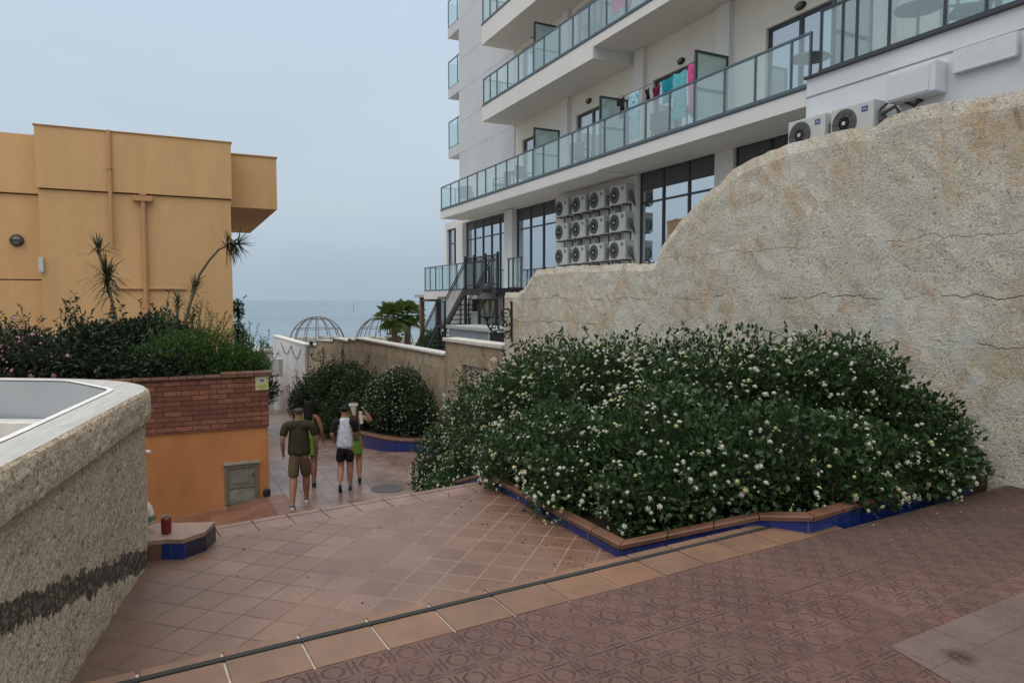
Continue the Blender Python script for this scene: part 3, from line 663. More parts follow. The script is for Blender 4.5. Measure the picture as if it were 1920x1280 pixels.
# soil as a fan of strips from planter outline to the wall
so_=[]; fs=[]
row=[m_ for m_ in main]
for (x,y,z) in row:
    so_.append((x-o0.x,y-o0.y,z-.07)); yy=max(y,5.83); so_.append((wl(yy)-o0.x,yy-o0.y,z-.07))
for i in range(len(row)-1): fs.append((2*i,2*i+2,2*i+3,2*i+1))
tag(part('soil',MB().add(so_,fs),MATS['soil'],MP),kind=None)
far=[(-1.2,16.3,-1.6),(-1.77,15.57,-1.6),(-2.2,15.35,-1.6),(-2.68,15.5,-1.61),(-3.1,15.9,-1.63),(-3.55,16.6,-1.7),(-4.35,18.1,-1.9),(-5.5,21.2,-2.25),(-6.65,24.6,-2.65),(-7.9,28.2,-3.1),(-7.3,28.6,-3.1)]
FP,o1=planter('raised_planter','curved raised bed with dark blue tiles and red coping under the far rounded bushes',[(x,y,z) for x,y,z in far[::-1]][::-1],-.22,-5,closed=False)
sv=[];sf=[]
for (x,y,z) in far:
    sv.append((x-o1.x,y-o1.y,z-.07)); yy=y+1.0; sv.append((7.166-.525*yy-.02-o1.x,yy-o1.y,z-.07))
for i in range(len(far)-1): sf.append((2*i,2*i+2,2*i+3,2*i+1))
part('soil',MB().add(sv,sf),MATS['soil'],FP)
# small corner bed by the basin wall
sp_=[(-2.50,4.38,0),(-2.29,4.47,0),(-2.18,4.47,0),(-2.10,4.62,-.0),(-2.12,4.82,-.0),(-2.65,4.78,-.0)]
r=thing('corner_ledge','small terracotta topped ledge with blue tiled sides at the foot of the basin wall','ledge',(-2.29,4.50,0))
ps=[(x+2.29,y-4.50) for x,y,z in sp_]
part('top_slab',MB().prism([((x-.11)*1.03+.11,(y-.2)*1.03+.2) for x,y in ps],-.055,-.026),flat('ledge_top',(.245,.16,.125),.5,.4,var=.2,scale=6),r)
mb=MB(); mb.prism(ps,-.9,-.056); part('brown_side',mb,MATS['brown_side'],r)
mb=MB()
for (a,b) in ((1,2),(2,3),(3,4)):
    A_,B_=Vector((*ps[a],0)),Vector((*ps[b],0)); nn=Vector((B_.y-A_.y,-(B_.x-A_.x),0)).normalized()*.006
    A1,B1=A_+nn,B_+nn
    if a==1: A1=A1.lerp(B1,.1)
    mb.add([(A1.x,A1.y,-.17),(B1.x,B1.y,-.17),(B1.x,B1.y,-.058),(A1.x,A1.y,-.058),(A1.x-nn.x*2,A1.y-nn.y*2,-.17),(B1.x-nn.x*2,B1.y-nn.y*2,-.17),(B1.x-nn.x*2,B1.y-nn.y*2,-.058),(A1.x-nn.x*2,A1.y-nn.y*2,-.058)],[(0,1,2,3),(4,7,6,5),(0,3,7,4),(1,5,6,2),(3,2,6,7),(0,4,5,1)])
part('tiled_side',mb,flat('dark_tile',(.018,.021,.035),.35,.5,var=.3,scale=9),r)
A_,B_=Vector((*ps[1],0)),Vector((*ps[2],0)); A1=A_.lerp(B_,-.05); mb=MB(); mb.box(A1.x-.02,B_.x+.012,A1.y-.012,A1.y+.02,-.165,-.059); part('blue_side',mb,MATS['blue_tile'],r)
# can
p=G(312,992,.0); r=thing('drink_can','dark red drink can standing on the small terracotta ledge','can',(p.x,p.y,-.026))
m=MB(); m.lathe([(.022,0),(.026,.004),(.0325,.014),(.0325,.10),(.026,.113)],18); part('can_body',m,flat('can_red',(.16,.02,.03),.3,.5,metal=.3,var=.25,scale=30),r,smooth=False)
m=MB(); m.lathe([(.0262,.113),(.0265,.117),(.023,.117),(.022,.113),(0,.113)],18); part('can_lid',m,flat('aluminium',(.55,.55,.56),.3,metal=.8),r)
p=G(281,992,.0); r=thing('plastic_bottle','crumpled pale plastic bottle leaning behind the can against the basin wall','bottle',(p.x-.015,p.y+.06,.02))
m=MB(); m.lathe([(.0,0),(.026,.0),(.03,.02),(.027,.05),(.031,.08),(.027,.12),(.016,.15),(.009,.16),(.009,.18),(0,.181)],12,M=Matrix.Rotation(R(-14),4,'Y')); part('bottle_body',m,flat('pale_plastic',(.55,.52,.42),.35,.5),r,smooth=True)
m=MB(); m.lathe([(.032,.02),(.032,.055)],12,M=Matrix.Rotation(R(-14),4,'Y')); part('bottle_label',m,flat('green_plastic',(.10,.16,.10),.4),r)
# ================================================================ BASIN WALL (left foreground)
BA=Frame(-1.8,2.37,math.atan2(1.98,-.54))
outer=[G(u,v,.97) for u,v in [(0,875),(135,803),(250,742)]]+[Vector(p) for p in [(-2.345,4.36,.97),(-2.40,4.50,.97),(-2.50,4.66,.97),(-2.66,4.83,.97),(-2.90,4.99,.97),(-3.25,5.10,.97),(-3.84,5.17,.97),(-6.2,5.2,.97)]]
outer=[Vector((-1.05,-.6,.97))]+outer
inner=[Vector((-1.32,-.6,.97)),Vector((-2.13,2.83,.97)),Vector((-2.31,3.44,.97)),Vector((-2.60,4.42,.97)),Vector((-3.19,4.90,.97)),Vector((-3.85,4.97,.97)),Vector((-6.2,5.0,.97))]
def dens(pl,step=.06):
    o=[]
    for a,b in zip(pl,pl[1:]):
        n=max(1,int((b-a).length/step))
        for i in range(n): o.append(a.lerp(b,i/n))
    o.append(pl[-1]); return o
def off(pl,d):
    o=[]
    for i,p in enumerate(pl):
        a=pl[max(i-1,0)];b=pl[min(i+1,len(pl)-1)]; t_=(b-a); t_.z=0; t_.normalize(); o.append(p+Vector((t_.y,-t_.x,0))*d)
    return o
def smooth(pl,k=3):
    for _ in range(k): pl=[pl[0]]+[(pl[i-1]+pl[i]*2+pl[i+1])/4 for i in range(1,len(pl)-1)]+[pl[-1]]
    return pl
od=smooth(dens(outer),6)
BR=thing('basin_wall','weathered roughcast round cornered basin wall with pale top at the left edge','wall',(BA.o.x,BA.o.y,0),BA.a)
def tol(p,z=None):
    x,y=BA.loc(p); return (x,y,p.z if z is None else z)
def strip(pl,zs,offs,amp,jit=.0):
    vs=[];K=len(zs)
    for i,p in enumerate(pl):
        for z,of in zip(zs,offs):
            q=off3[i]*(of+random.uniform(-amp,amp)) + p
            vs.append(tol(q,z+random.uniform(-jit,jit)))
    return MB().add(vs,[(i*K+j,(i+1)*K+j,(i+1)*K+j+1,i*K+j+1) for i in range(len(pl)-1) for j in range(K-1)])
off3=[]
for i,p in enumerate(od):
    a=od[max(i-1,0)];b=od[min(i+1,len(od)-1)]; t_=(b-a).normalized(); off3.append(Vector((t_.y,-t_.x,0)))
zs=list(np.linspace(-1.9,.775,58)); part('roughcast_side',strip(od,zs,[-.01]*len(zs),.004),MATS['basin_wall'],BR,fix=False)
zs=[.765,.765,.78,.82,.86,.90,.93,.955,.968]; part('roughcast_band',strip(od,zs,[-.05,.012,.024,.028,.026,.027,.024,.016,.0],.004,.002),MATS['basin_wall'],BR,fix=False)
# top surface between outer and inner lines
idn=smooth(dens(inner,.06),2); n=len(od); vs=[];fs=[]
def samp(pl,f):
    L=[0]
    for a,b in zip(pl,pl[1:]): L.append(L[-1]+(b-a).length)
    t_=f*L[-1]
    for i in range(len(L)-1):
        if t_<=L[i+1]: return pl[i].lerp(pl[i+1],(t_-L[i])/max(1e-9,L[i+1]-L[i]))
    return pl[-1]
N=150
# nearest matching keeps the strip even
def near(p): return min(idn,key=lambda q:(q-p).length)
prev=0
for i in range(n):
    p=od[i]; q=near(p)
    for k in range(6): vs.append(tol(p.lerp(q,k/5),.968+ (.006*math.sin(k/5*3.14)) ))
fs=[(i*6+k,(i+1)*6+k,(i+1)*6+k+1,i*6+k+1) for i in range(n-1) for k in range(5)]
t=T('basin_top'); c=t.co(); n1=t.noise(t.map(c,scale=(.35,3,1)),6,5,.7); col=t.mix(t.ramp(n1,[(.35,0),(.65,1)]),(.36,.36,.345),(.46,.46,.445))
gr=t.ramp(t.noise(t.map(c,loc=(3,0,0)),3.2,5,.7),[(.5,0),(.75,1)]); col=t.mix(t.m('MULTIPLY',gr,.5),col,(.27,.26,.23)); col=t.mix(t.ramp(t.noise(c,30,4,.7),[(.62,0),(.7,.7)]),col,(.10,.10,.09))
MATS['basin_top']=t.out(col,.8,t.bump(t.m('ADD',n1,t.noise(c,60,3)),.3,.006),.3)
part('coping',MB().add(vs,fs),MATS['basin_top'],BR,fix=False)
mb=MB()
for a,b in zip(idn,idn[1:]): mb.quad(tol(a,.966),tol(b,.966),tol(b,.55),tol(a,.55))
orange('basin_inner',(.38,.40,.415),.12); part('inner_face',mb,MATS['basin_inner'],BR)
# painted white arris along the inner edge
mb=MB(); io=off(idn,.0)
for a,b in zip(idn,idn[1:]):
    t_=(b-a).normalized(); nn=Vector((t_.y,-t_.x,0))
    mb.add([tol(a+nn*.035,.976),tol(b+nn*.035,.976),tol(b,.976),tol(a,.976)],[(0,1,2,3)])
part('painted_edge',mb,flat('white_paint',(.66,.66,.66),.6,var=.1,scale=9),BR)
mb=MB(); mb.box(-2,4.2,.2,7,.3,.56)
t=T('basin_bottom'); c=t.co(); col=t.mix(t.ramp(t.noise(c,1.6,4),[(.42,0),(.62,1)]),(.42,.42,.40),(.45,.38,.22)); MATS['basin_bottom']=t.out(col,.6,None,.4)
mm=MB(); mm.add([tol(p,.56) for p in inner]+[tol(Vector((-6.2,-.6,0)),.56)],[tuple(range(len(inner)+1))]); part('basin_bottom',mm,MATS['basin_bottom'],BR)
# low ledge inside, along the far face
mb=MB(); A_,B_,C_=Vector((-2.72,4.30,0)),Vector((-3.28,4.72,0)),Vector((-6.2,4.82,0))
I0,I1,I2=Vector((-2.62,4.40,0)),Vector((-3.19,4.90,0)),Vector((-6.2,5.0,0))
for a,b,c_,d in ((A_,B_,I1,I0),(B_,C_,I2,I1)):
    mb.add([tol(a,.56),tol(b,.56),tol(b,.70),tol(a,.70),tol(d,.70),tol(c_,.70)],[(0,1,2,3),(3,2,5,4)])
part('inner_ledge',mb,flat('ledge_white',(.58,.57,.53),.7,var=.12,scale=4),BR)
# ================================================================ BRICK AND ORANGE PLANTER WALL
PW=Frame(-4.19,11.71,OB_A); 
PR=thing('planter_wall','orange rendered retaining wall faced with red brick on top, below the palms','wall',(-4.19,11.71,0),OB_A)
mb=MB(); mb.box(-6,0,0,2.6,-3.4,-.607); part('render',mb,MATS['orange_render_low'],PR)
mb=MB(); mb.box(-6,.012,-.03,2.6,-.604,.262); part('brick_facing',mb,MATS['brick_face'],PR)
mb=MB()
for i in range(24):
    x1=.05-i*.26; x0=x1-.252; dz=.035 if i<3 else (.0)
    mb.bbox(x0,x1,-.07,.22,.265,.305+dz,.008)
part('coping',mb,MATS['terracotta_trim'],PR)
mb=MB(); mb.box(-5.9,-.1,.22,2.5,.20,.245); part('soil',mb,MATS['soil'],PR)
(x0,_),(x1,_)=PW.hit(422,930),PW.hit(485,930); _,z1=PW.hit(450,870); _,z0=PW.hit(455,943)
r=thing('utility_hatch','grey green weathered two panel metal utility door with cement sill in the orange wall','hatch',PW.w((x0+x1)/2,-.001,z0),OB_A)
hw=(x1-x0)/2; hh=z1-z0; gm=flat('hatch_frame',(.135,.125,.10),.6,.4,var=.2,scale=9); gp=flat('hatch_panel',(.17,.16,.125),.6,.4,var=.3,scale=5)
m=MB(); m.bbox(-hw,-hw+.055,-.035,0,0,hh,.006); m.bbox(hw-.055,hw,-.035,0,0,hh,.006); m.bbox(-hw+.055,hw-.055,-.034,0,hh-.06,hh-.002,.006); m.bbox(-hw+.055,hw-.055,-.034,0,hh*.405,hh*.45,.006); m.bbox(-hw+.055,hw-.055,-.034,0,.0,.04,.006); part('frame',m,gm,r)
part('lower_panel',MB().bbox(-hw+.056,hw-.056,-.022,-.002,.041,hh*.404,.004),flat('hatch_low',(.21,.20,.165),.7,var=.35,scale=7),r)
m=MB(); m.bbox(-hw+.056,hw-.056,-.018,-.002,hh*.451,hh-.061,.004); m.bbox(-hw+.10,hw-.16,-.026,-.017,hh*.52,hh-.12,.006); part('upper_panel',m,gp,r)
m=MB(); m.bbox(hw-.11,hw-.075,-.04,-.017,hh*.68,hh*.76,.004); part('latch',m,MATS['rail_metal'],r)
m=MB(); m.bbox(-hw-.03,hw+.22,-.16,-.002,-.10,-.02,.02); part('sill',m,flat('cement',(.34,.30,.24),.9,var=.25,scale=8,bump=.5),r)
m=MB(); m.bbox(-hw-.02,hw+.02,-.055,-.0,hh+.001,hh+.045,.008); part('lintel',m,flat('hatch_lintel',(.26,.25,.21),.7),r)
x,z=PW.hit(491,717,-.03); r=thing('warning_sign','small yellow camera surveillance warning sign on the red brick facing','sign',PW.w(x,-.033,z),OB_A)
part('board',MB().bbox(-.105,.105,-.008,0,-.125,.125,.004),flat('sign_yellow',(.50,.44,.22),.5,.4,var=.08),r)
part('white_field',MB().box(-.07,.06,-.0105,-.0085,-.005,.085),flat('sign_white',(.50,.50,.42),.5),r)
m=MB(); m.box(-.035,.015,-.0125,-.0108,.03,.055); m.add([(.015,-.0122,.035),(.035,-.0122,.02),(.035,-.0122,.045),(.02,-.0122,.05)],[(0,1,2,3)]); m.box(-.005,.005,-.0125,-.0108,.012,.03); m.box(.005,.03,-.0125,-.0108,.008,.016); part('camera_symbol',m,flat('sign_black',(.02,.02,.02),.5),r)
m=MB(); m.box(-.075,.075,-.0105,-.0085,-.075,-.04); m.box(-.06,.06,-.0105,-.0085,-.10,-.088); part('text_band',m,flat('sign_green',(.30,.33,.06),.5),r)
x,z=PW.hit(286,840,0); r=thing('overflow_pipe','short white overflow pipe sticking out of the orange wall','pipe',PW.w(x-.15,0,z),OB_A)
m=MB(); m.tube([(0,0,0),(.0,-.12,0),(.10,-.2,-.01)],.022,10); part('pipe_body',m,flat('pvc',(.5,.5,.48),.4),r)
m=MB(); m.tube([(.10,-.2,-.01),(.13,-.222,-.012)],.027,10); part('pipe_collar',m,MATS['pvc'],r)
x,z=PW.hit(505,918,0); r=thing('spotlight','tiny black ground spotlight at the foot of the orange wall corner','light',PW.w(-.05,-.08,ZF),OB_A)
m=MB(); m.lathe([(.0,0),(.045,0),(.05,.05),(.05,.12),(.03,.13),(0,.13)],10); part('lamp_body',m,MATS['black_metal'],r); m=MB(); m.box(-.06,.06,.03,.05,0,.10); part('bracket',m,MATS['black_metal'],r)
# manhole
p=G(727,915,ZF); r=thing('manhole_cover','round dark iron manhole cover in the alley paving','manhole',(p.x,p.y,ZF+.002))
m=MB(); m.lathe([(.30,0),(.30,.006),(.265,.006)],32); part('rim',m,flat('iron_rim',(.08,.075,.07),.55,.5,metal=.4),r)
m=MB(); m.lathe([(.262,0),(.262,.004),(0,.004)],32)
for k in range(-4,5):
    for j in range(-4,5):
        if k*k+j*j<17 and (k+j)%2==0: m.box(k*.055-.02,k*.055+.02,j*.055-.006,j*.055+.006,.004,.008)
part('lid',m,flat('iron_lid',(.05,.048,.045),.5,.5,metal=.4,var=.3,scale=12),r)
# ================================================================ ORANGE BUILDING
c0=AT(430,268,17.5); OB=Frame(c0.x,c0.y,OB_A)
def ox(u,v,y=0): return OB.hit(u,v,y)
ztop=c0.z; xl,_=ox(66,235); _,zb=ox(430,375)
OR=thing('orange_building','orange rendered flat roofed building with overhanging box at its right corner','building',(OB.o.x,OB.o.y,0),OB_A)
part('wall',MB().box(xl,0,.06,9,-5,zb),MATS['orange_render'],OR)
part('parapet',MB().box(xl-.03,.03,0,9.1,zb+.03,ztop),MATS['orange_render'],OR)
part('groove',MB().box(xl+.02,-.02,.10,9,zb-.001,zb+.031),MATS['brown_side'],OR)
part('parapet_cap',MB().bbox(xl-.06,.06,-.03,9.15,ztop+.001,ztop+.025,.006),MATS['orange_trim'],OR)
# recessed left wing
_,zl=ox(30,251,.5); _,zg=ox(30,364,.5); _,zg2=ox(30,523,.5)
part('wing_parapet',MB().box(xl-7,xl-.031,.45,9,zg+.03,zl),MATS['orange_render'],OR)
part('wing_wall',MB().box(xl-7,xl-.031,.52,9,zg2,zg),MATS['orange_render'],OR)
part('wing_base',MB().box(xl-7,xl-.031,.45,8,-5,zg2-.03),MATS['orange_render'],OR)
part('wing_groove',MB().box(xl-6.9,xl-.04,.60,8,zg2-.031,zg+.031),MATS['brown_side'],OR)
# overhanging box
_,zbt=ox(470,293,.9); xr,_=ox(518,300,.9); _,zbb=ox(470,390,.9); 
dd=OB.hit(518,395,.9)
# depth from the receding lower edge
q0=OB.w(xr,.9,zbb)
best=7.4
part('overhang',MB().box(.031,xr,.9,.9+best,zbb,zbt),MATS['orange_render'],OR)
part('overhang_cap',MB().bbox(.06,xr+.03,.87,.9+best+.03,zbt+.001,zbt+.04,.01),MATS['orange_trim'],OR)
def pipe(u,v0,v1,y,rr): 
    x,za=OB.hit(u,v0,y); _,zb_=OB.hit(u,v1,y); m=MB(); m.tube([(x,y,za),(x,y,zb_)],rr,8); return m,x,za
m,x,za=pipe(203,244,462,-.045,.045); m.lathe([(.065,0),(.065,.05)],8,(x,-.045,za-.9)); part('downpipe',m,MATS['orange_trim'],OR)
m,x,za=pipe(268,365,640,.0,.055); m.bbox(x-.21,x+.21,-.07,.055,za-.16,za-.03,.01); m.bbox(x-.07,x+.07,-.08,.055,za-.03,za+.04,.01); part('downpipe',m,MATS['orange_trim'],OR)
_,z=ox(260,541,.06); m=MB(); xa,_=ox(215,541,.06); xb,_=ox(350,541,.06); m.tube([(xa,.03,z),(xb,.03,z)],.03,6); part('conduit',m,MATS['orange_trim'],OR)
_,z=ox(410,627,.06); xa,_=ox(380,627,.06); m=MB(); m.box(xa,.0,.02,.06,z-.03,z); m.box(xa,xa+.04,.02,.06,z-2,z-.03); part('base_moulding',m,MATS['orange_trim'],OR)
x,z=OB.hit(32,451,.52); r=thing('wall_light','round dark bulkhead light on the recessed orange wing wall','light',OB.w(x,.519,z),OB_A)
m=MB(); M_=Matrix.Rotation(R(90),4,'X'); m.lathe([(.0,0),(.135,0),(.14,.03),(.12,.07),(.10,.075)],20,M=M_); part('housing',m,flat('brown_metal',(.05,.035,.03),.5),r)
m=MB(); m.lathe([(.10,.05),(.09,.085),(.05,.10),(0,.105)],20,M=M_); part('lens',m,flat('lens',(.14,.13,.12),.25,.5),r); m=MB(); m.box(-.13,.13,-.12,-.106,-.02,.02); part('guard_bar',m,MATS['brown_metal'],r)
x,z=OB.hit(77,497,.0); r=thing('junction_box','small pale junction box on the corner of the orange building','box',OB.w(x,.06,z),OB_A)
part('box_body',MB().bbox(-.05,.05,-.07,0,-.17,.17,.01),MATS['pvc'],r); part('box_cover',MB().bbox(-.04,.04,-.08,-.0701,-.14,.14,.004),MATS['ac_white'],r)
# ================================================================ HOTEL
HA=math.atan2(.8973,-.4415); HT=Frame(0,24.23,HA)
YW=-1.4
HR=thing('hotel','white multi storey hotel with long glass balconies rising behind the rough wall','hotel',(0,24.23,0),HA)
lowwin=[(-12.45,-9.12,1.95,5.22),(-8.49,-5.35,1.95,5.22),(-.62,2.61,1.95,5.10),(3.38,7.78,1.95,5.10),(8.63,10.04,1.95,4.98)]
m=MB(); wall_holes(m,-24,10.3,-5,5.30,lowwin,YW,.22); m.quad((10.3,YW,-5),(10.3,-14,-5),(10.3,-14,5.3),(10.3,YW,5.3)); m.quad((8.3,YW,5.3),(10.3,YW,5.3),(10.3,-14,5.3),(8.3,-14,5.3))
part('ground_floor_wall',m,MATS['hotel_white'],HR,fix=False)
doors1=[(-11.85,-10.06),(-7.75,-6.0),(-3.75,-1.94),(.15,1.95),(-15.8,-14.0)]
FL=[5.48,8.86,11.95,15.05]
up=[]
for i,f in enumerate(FL[:3]):
    for a,b in doors1: up.append((a,b,f+.04,f+2.14))
m=MB(); wall_holes(m,-24,2.56,5.30,19,up,YW,.18); part('upper_wall',m,MATS['hotel_cream'],HR,fix=False)
m=MB(); m.box(2.56,8.3,-14,YW+.03,5.302,19)
for z in (8.0,11.2,14.3): m.box(2.56,8.305,-14,YW+.032,z,z+.0)
part('side_tower_wall',m,MATS['hotel_grey'],HR)
m=MB(); m.box(-24,2.5,-14,YW-2.6,-5,19); m.box(2.5,10.25,-13.9,YW-1.6,-5,5.2); part('inner_core',m,flat('room_dark',(.10,.10,.10),.9),HR)
# tower joints
m=MB()
for z in (6.9,8.3,9.7,11.1,12.5): m.box(2.57,8.29,YW+.026,YW+.033,z,z+.012)
part('tower_joint',m,flat('joint_grey',(.25,.25,.26),.9),HR)
# slabs
m=MB(); m.box(-12.5,7.15,YW+.001,0,5.16,5.47); m.box(-5.38,7.15-.0,YW+.3,-.003,5.13,5.159) ; part('balcony_slab',m,MATS['hotel_white'],HR)
m=MB(); m.box(-24,2.55,YW+.001,0,8.60,8.85); m.box(-5.12,2.55,YW+.001,-.0,8.29,8.599); part('balcony_slab',m,MATS['hotel_white'],HR)
m=MB(); m.box(-24,2.6,YW+.001,0,11.45,11.85); m.box(-5.12,2.6,YW+.001,0,11.14,11.449); part('balcony_slab',m,MATS['hotel_white'],HR)
m=MB(); m.box(-24,2.6,YW+.001,0,14.3,15.0); part('balcony_slab',m,MATS['hotel_white'],HR)
# metal drip edge on each slab
m=MB()
for a,b,z in ((-12.49,7.17,5.472),(-24,2.57,8.852),(-24,2.62,11.852)): m.box(a,b,-.05,.02,z,z+.035)
part('slab_edge_trim',m,MATS['dark_frame'],HR)
for s0,s1 in ((-5.72,-5.3),(-9.05,-8.62),(-1.6,-1.2),(-13.2,-12.8)):
    m=MB()
    for a,b in ((5.49,8.59),(8.86,11.44),(11.9,14.29)): m.box(s0,s1,YW-.05,YW+.14,a,b)
    part('pilaster',m,MATS['hotel_white'],HR)
m=MB(); m.box(2.62,3.33,YW-.05,YW+.12,1.93,5.12); part('pilaster',m,MATS['hotel_white'],HR)
m=MB(); m.box(7.8,8.6,YW-.05,YW+.10,1.93,5.12); part('pilaster',m,MATS['hotel_white'],HR)
m=MB(); m.box(-5.3,-5.32+.55,YW-.05,YW+.06,1.93,5.13);part('pilaster',m,MATS['hotel_white'],HR)
# right hand projecting block
m=MB(); wall_holes(m,-24,-12.52,-2,5.60,[],.10,.1); m.quad((-12.52,.10,-2),(-12.52,-1.4,-2),(-12.52,-1.4,5.6),(-12.52,.10,5.6)); m.box(-24,-12.54,-1.39,.07,5.5,5.6)
part('projecting_block',m,flat('block_white',(.62,.64,.66),.7,.3,var=.04,scale=1),HR,fix=False)
m=MB(); m.box(-24,-12.521,.09,.112,5.265,5.283); part('block_groove',m,MATS['joint_grey'],HR)
m=MB(); m.bbox(-24,-12.49,-.1,.16,5.602,5.65,.008); part('block_trim',m,MATS['dark_frame'],HR)
# windows
def window(name,s0,s1,z0,z1,y,muls,trans,glass,blind=0,curt=False,fw=.05):
    m=MB(); m.box(s0,s1,y-.05,y+.02,z0,z0+fw); m.box(s0,s1,y-.05,y+.02,z1-fw,z1); m.box(s0,s0+fw,y-.049,y+.019,z0+fw,z1-fw); m.box(s1-fw,s1,y-.049,y+.019,z0+fw,z1-fw)
    for q in muls: m.box(q-fw*.6,q+fw*.6,y-.048,y+.025,z0+fw,z1-fw)
    for (a,b,z) in trans: m.box(a,b,y-.047,y+.022,z-fw*.5,z+fw*.5)
    fr=part(name,m,MATS['dark_frame'],HR)
    part('pane',MB().box(s0+fw,s1-fw,y-.03,y-.015,z0+fw,z1-fw),MATS[glass],fr)
    if blind: part('blind',MB().box(s0+fw,s1-fw,y-.013,y-.004,z1-fw-blind,z1-fw),MATS['blind_dark'],fr)
    if curt:
        mm=MB(); n=int((s1-s0)/.06); 
        for i in range(n): mm.quad((s0+i*.06,y-.20-(i%2)*.03,z0),(s0+(i+1)*.06,y-.20-((i+1)%2)*.03,z0),(s0+(i+1)*.06,y-.20-((i+1)%2)*.03,z1),(s0+i*.06,y-.20-(i%2)*.03,z1))
        part('curtain',mm,MATS['curtain'],fr,fix=False)
    return fr
yg=YW-.12; Tz=4.33
window('window',-8.49,-5.35,1.95,5.22,yg,[-6.38,-7.43],[(-8.45,-5.4,Tz)],'window_glass',.50)
window('window',-12.45,-9.12,1.95,5.22,yg,[-10.2,-11.3],[(-12.4,-9.2,Tz)],'window_glass',.50)
window('window',-.62,2.61,1.95,5.10,yg,[1.48,.47],[(-.6,2.6,4.30)],'window_glass',.42)
window('window',3.38,7.78,1.95,5.10,yg,[5.94,5.04,4.19,6.85],[(3.4,7.7,4.30)],'window_glass',.32)
window('window',8.63,10.04,1.95,4.98,yg,[9.3],[(8.65,10,4.28)],'window_glass',0)
for i,f in enumerate(FL[:3]):
    for k,(a,b) in enumerate(doors1):
        if i==2 and a<-5: continue
        window('balcony_door',a,b,f+.04,f+2.14,YW-.10,[(a+b)/2],[],'door_glass',0,fw=.07)
# glowing lamps seen inside the dining room
t=T('warm_lamp'); t.out((.8,.6,.35),.5,emis=(1,.72,.38),es=1.4); MATS['warm_lamp']=t.mat
# ------- railings
def railing(name,s0,s1,y,z0,z1,posts,mat='rail_metal',ret=None,parent=HR,thick=.02):
    m=MB(); m.box(s0,s1,y-.025,y+.025,z1-.03,z1+.01); m.box(s0,s1,y-.03,y+.03,z0+.01,z0+.07)
    for q in posts: m.box(q-.018,q+.018,y-.024,y+.024,z0+.07,z1-.03)
    if ret:
        for s in ret: m.box(s-.022,s+.022,y-1.3,y-.026,z1-.03,z1+.01); m.box(s-.02,s+.02,y-.68,y-.64,z0,z1-.03)
    r=part(name,m,MATS[mat],parent)
    g=MB(); g.box(s0+.02,s1-.02,y-.006,y+.006,z0+.07,z1-.03)
    if ret:
        for s in ret: g.box(s-.006,s+.006,y-1.28,y-.03,z0+.07,z1-.03)
    part('glass_panel',g,MATS['rail_glass'],r)
    return r
p1=[7.13,6.0,5.05,4.12,3.15,2.33,1.42,.51,-.37,-1.48,-2.2,-3.15,-3.97,-4.82,-5.67,-6.6,-7.5,-8.43,-9.3,-10.25,-11.12,-12.03,-12.47]
railing('glass_railing',-12.49,7.15,-.04,5.507,6.50,p1,ret=[7.13])
p2=[2.5,1.9,1.31,.42,-.41,-1.5,-2.22,-3.2,-3.97,-4.84,-5.72,-6.63,-7.5,-8.4,-9.3,-10.2,-11.1,-12]
railing('glass_railing',-16,2.53,-.04,8.887,9.86,p2,ret=[2.5])
railing('glass_railing',-16,2.58,-.04,11.887,12.86,[2.55]+p2[1:],ret=[2.55])
railing('glass_railing',-20,-12.72,.02,5.651,6.78,[-12.75,-13.2,-13.48,-14.08,-15.0,-15.6,-16.4,-17.2,-18],mat='dark_frame')
# seaward balconies at the far end of the tower
for zb in (8.55,11.45,14.35,17.2):
    m=MB(); m.box(8.301,10.7,-9,-1.75,zb,zb+.45); part('balcony_slab',m,MATS['hotel_grey'],HR)
    m=MB(); m.box(10.66,10.7,-9,-1.78,zb+.46,zb+1.75); m.box(8.31,10.7,-1.80,-1.76,zb+1.72,zb+1.77); m.box(8.31,10.7,-1.80,-1.76,zb+.46,zb+.50)
    for q in (8.33,9.5,10.68): m.box(q-.02,q+.02,-1.80,-1.76,zb+.5,zb+1.72)
    m.v=m.v[8:]; m.f=[tuple(i-8 for i in f) for f in m.f[6:]]
    r=part('glass_railing',m,MATS['rail_metal'],HR); g=MB(); g.box(8.32,10.68,-1.785,-1.775,zb+.5,zb+1.72); g.box(10.675,10.685,-9,-1.8,zb+.5,zb+1.72); part('glass_panel',g,MATS['rail_glass'],r)
# dividers
DV=[-1.45,-5.35,-9.25,-12.95]
for f in FL[:3]:
    for s in DV+[-16.6]:
        zt_=f+1.73; off_=0 if s>-12.9 else .06
        m=MB(); a,b=-1.05,-.08+off_
        m.box(s-.03,s+.03,a,b,zt_-.05,zt_); m.box(s-.03,s+.03,a,b,f+.85,f+.91); m.box(s-.03,s+.03,a,b,f+.05,f+.10)
        m.box(s-.031,s+.031,a,a+.05,f+.02,zt_); m.box(s-.031,s+.031,b-.05,b,f+.02,zt_)
        r=part('balcony_divider',m,MATS['dark_frame'],HR); part('frosted_panel',MB().box(s-.008,s+.008,a+.05,b-.05,f+.1,zt_-.05),MATS['frost_glass'],r)
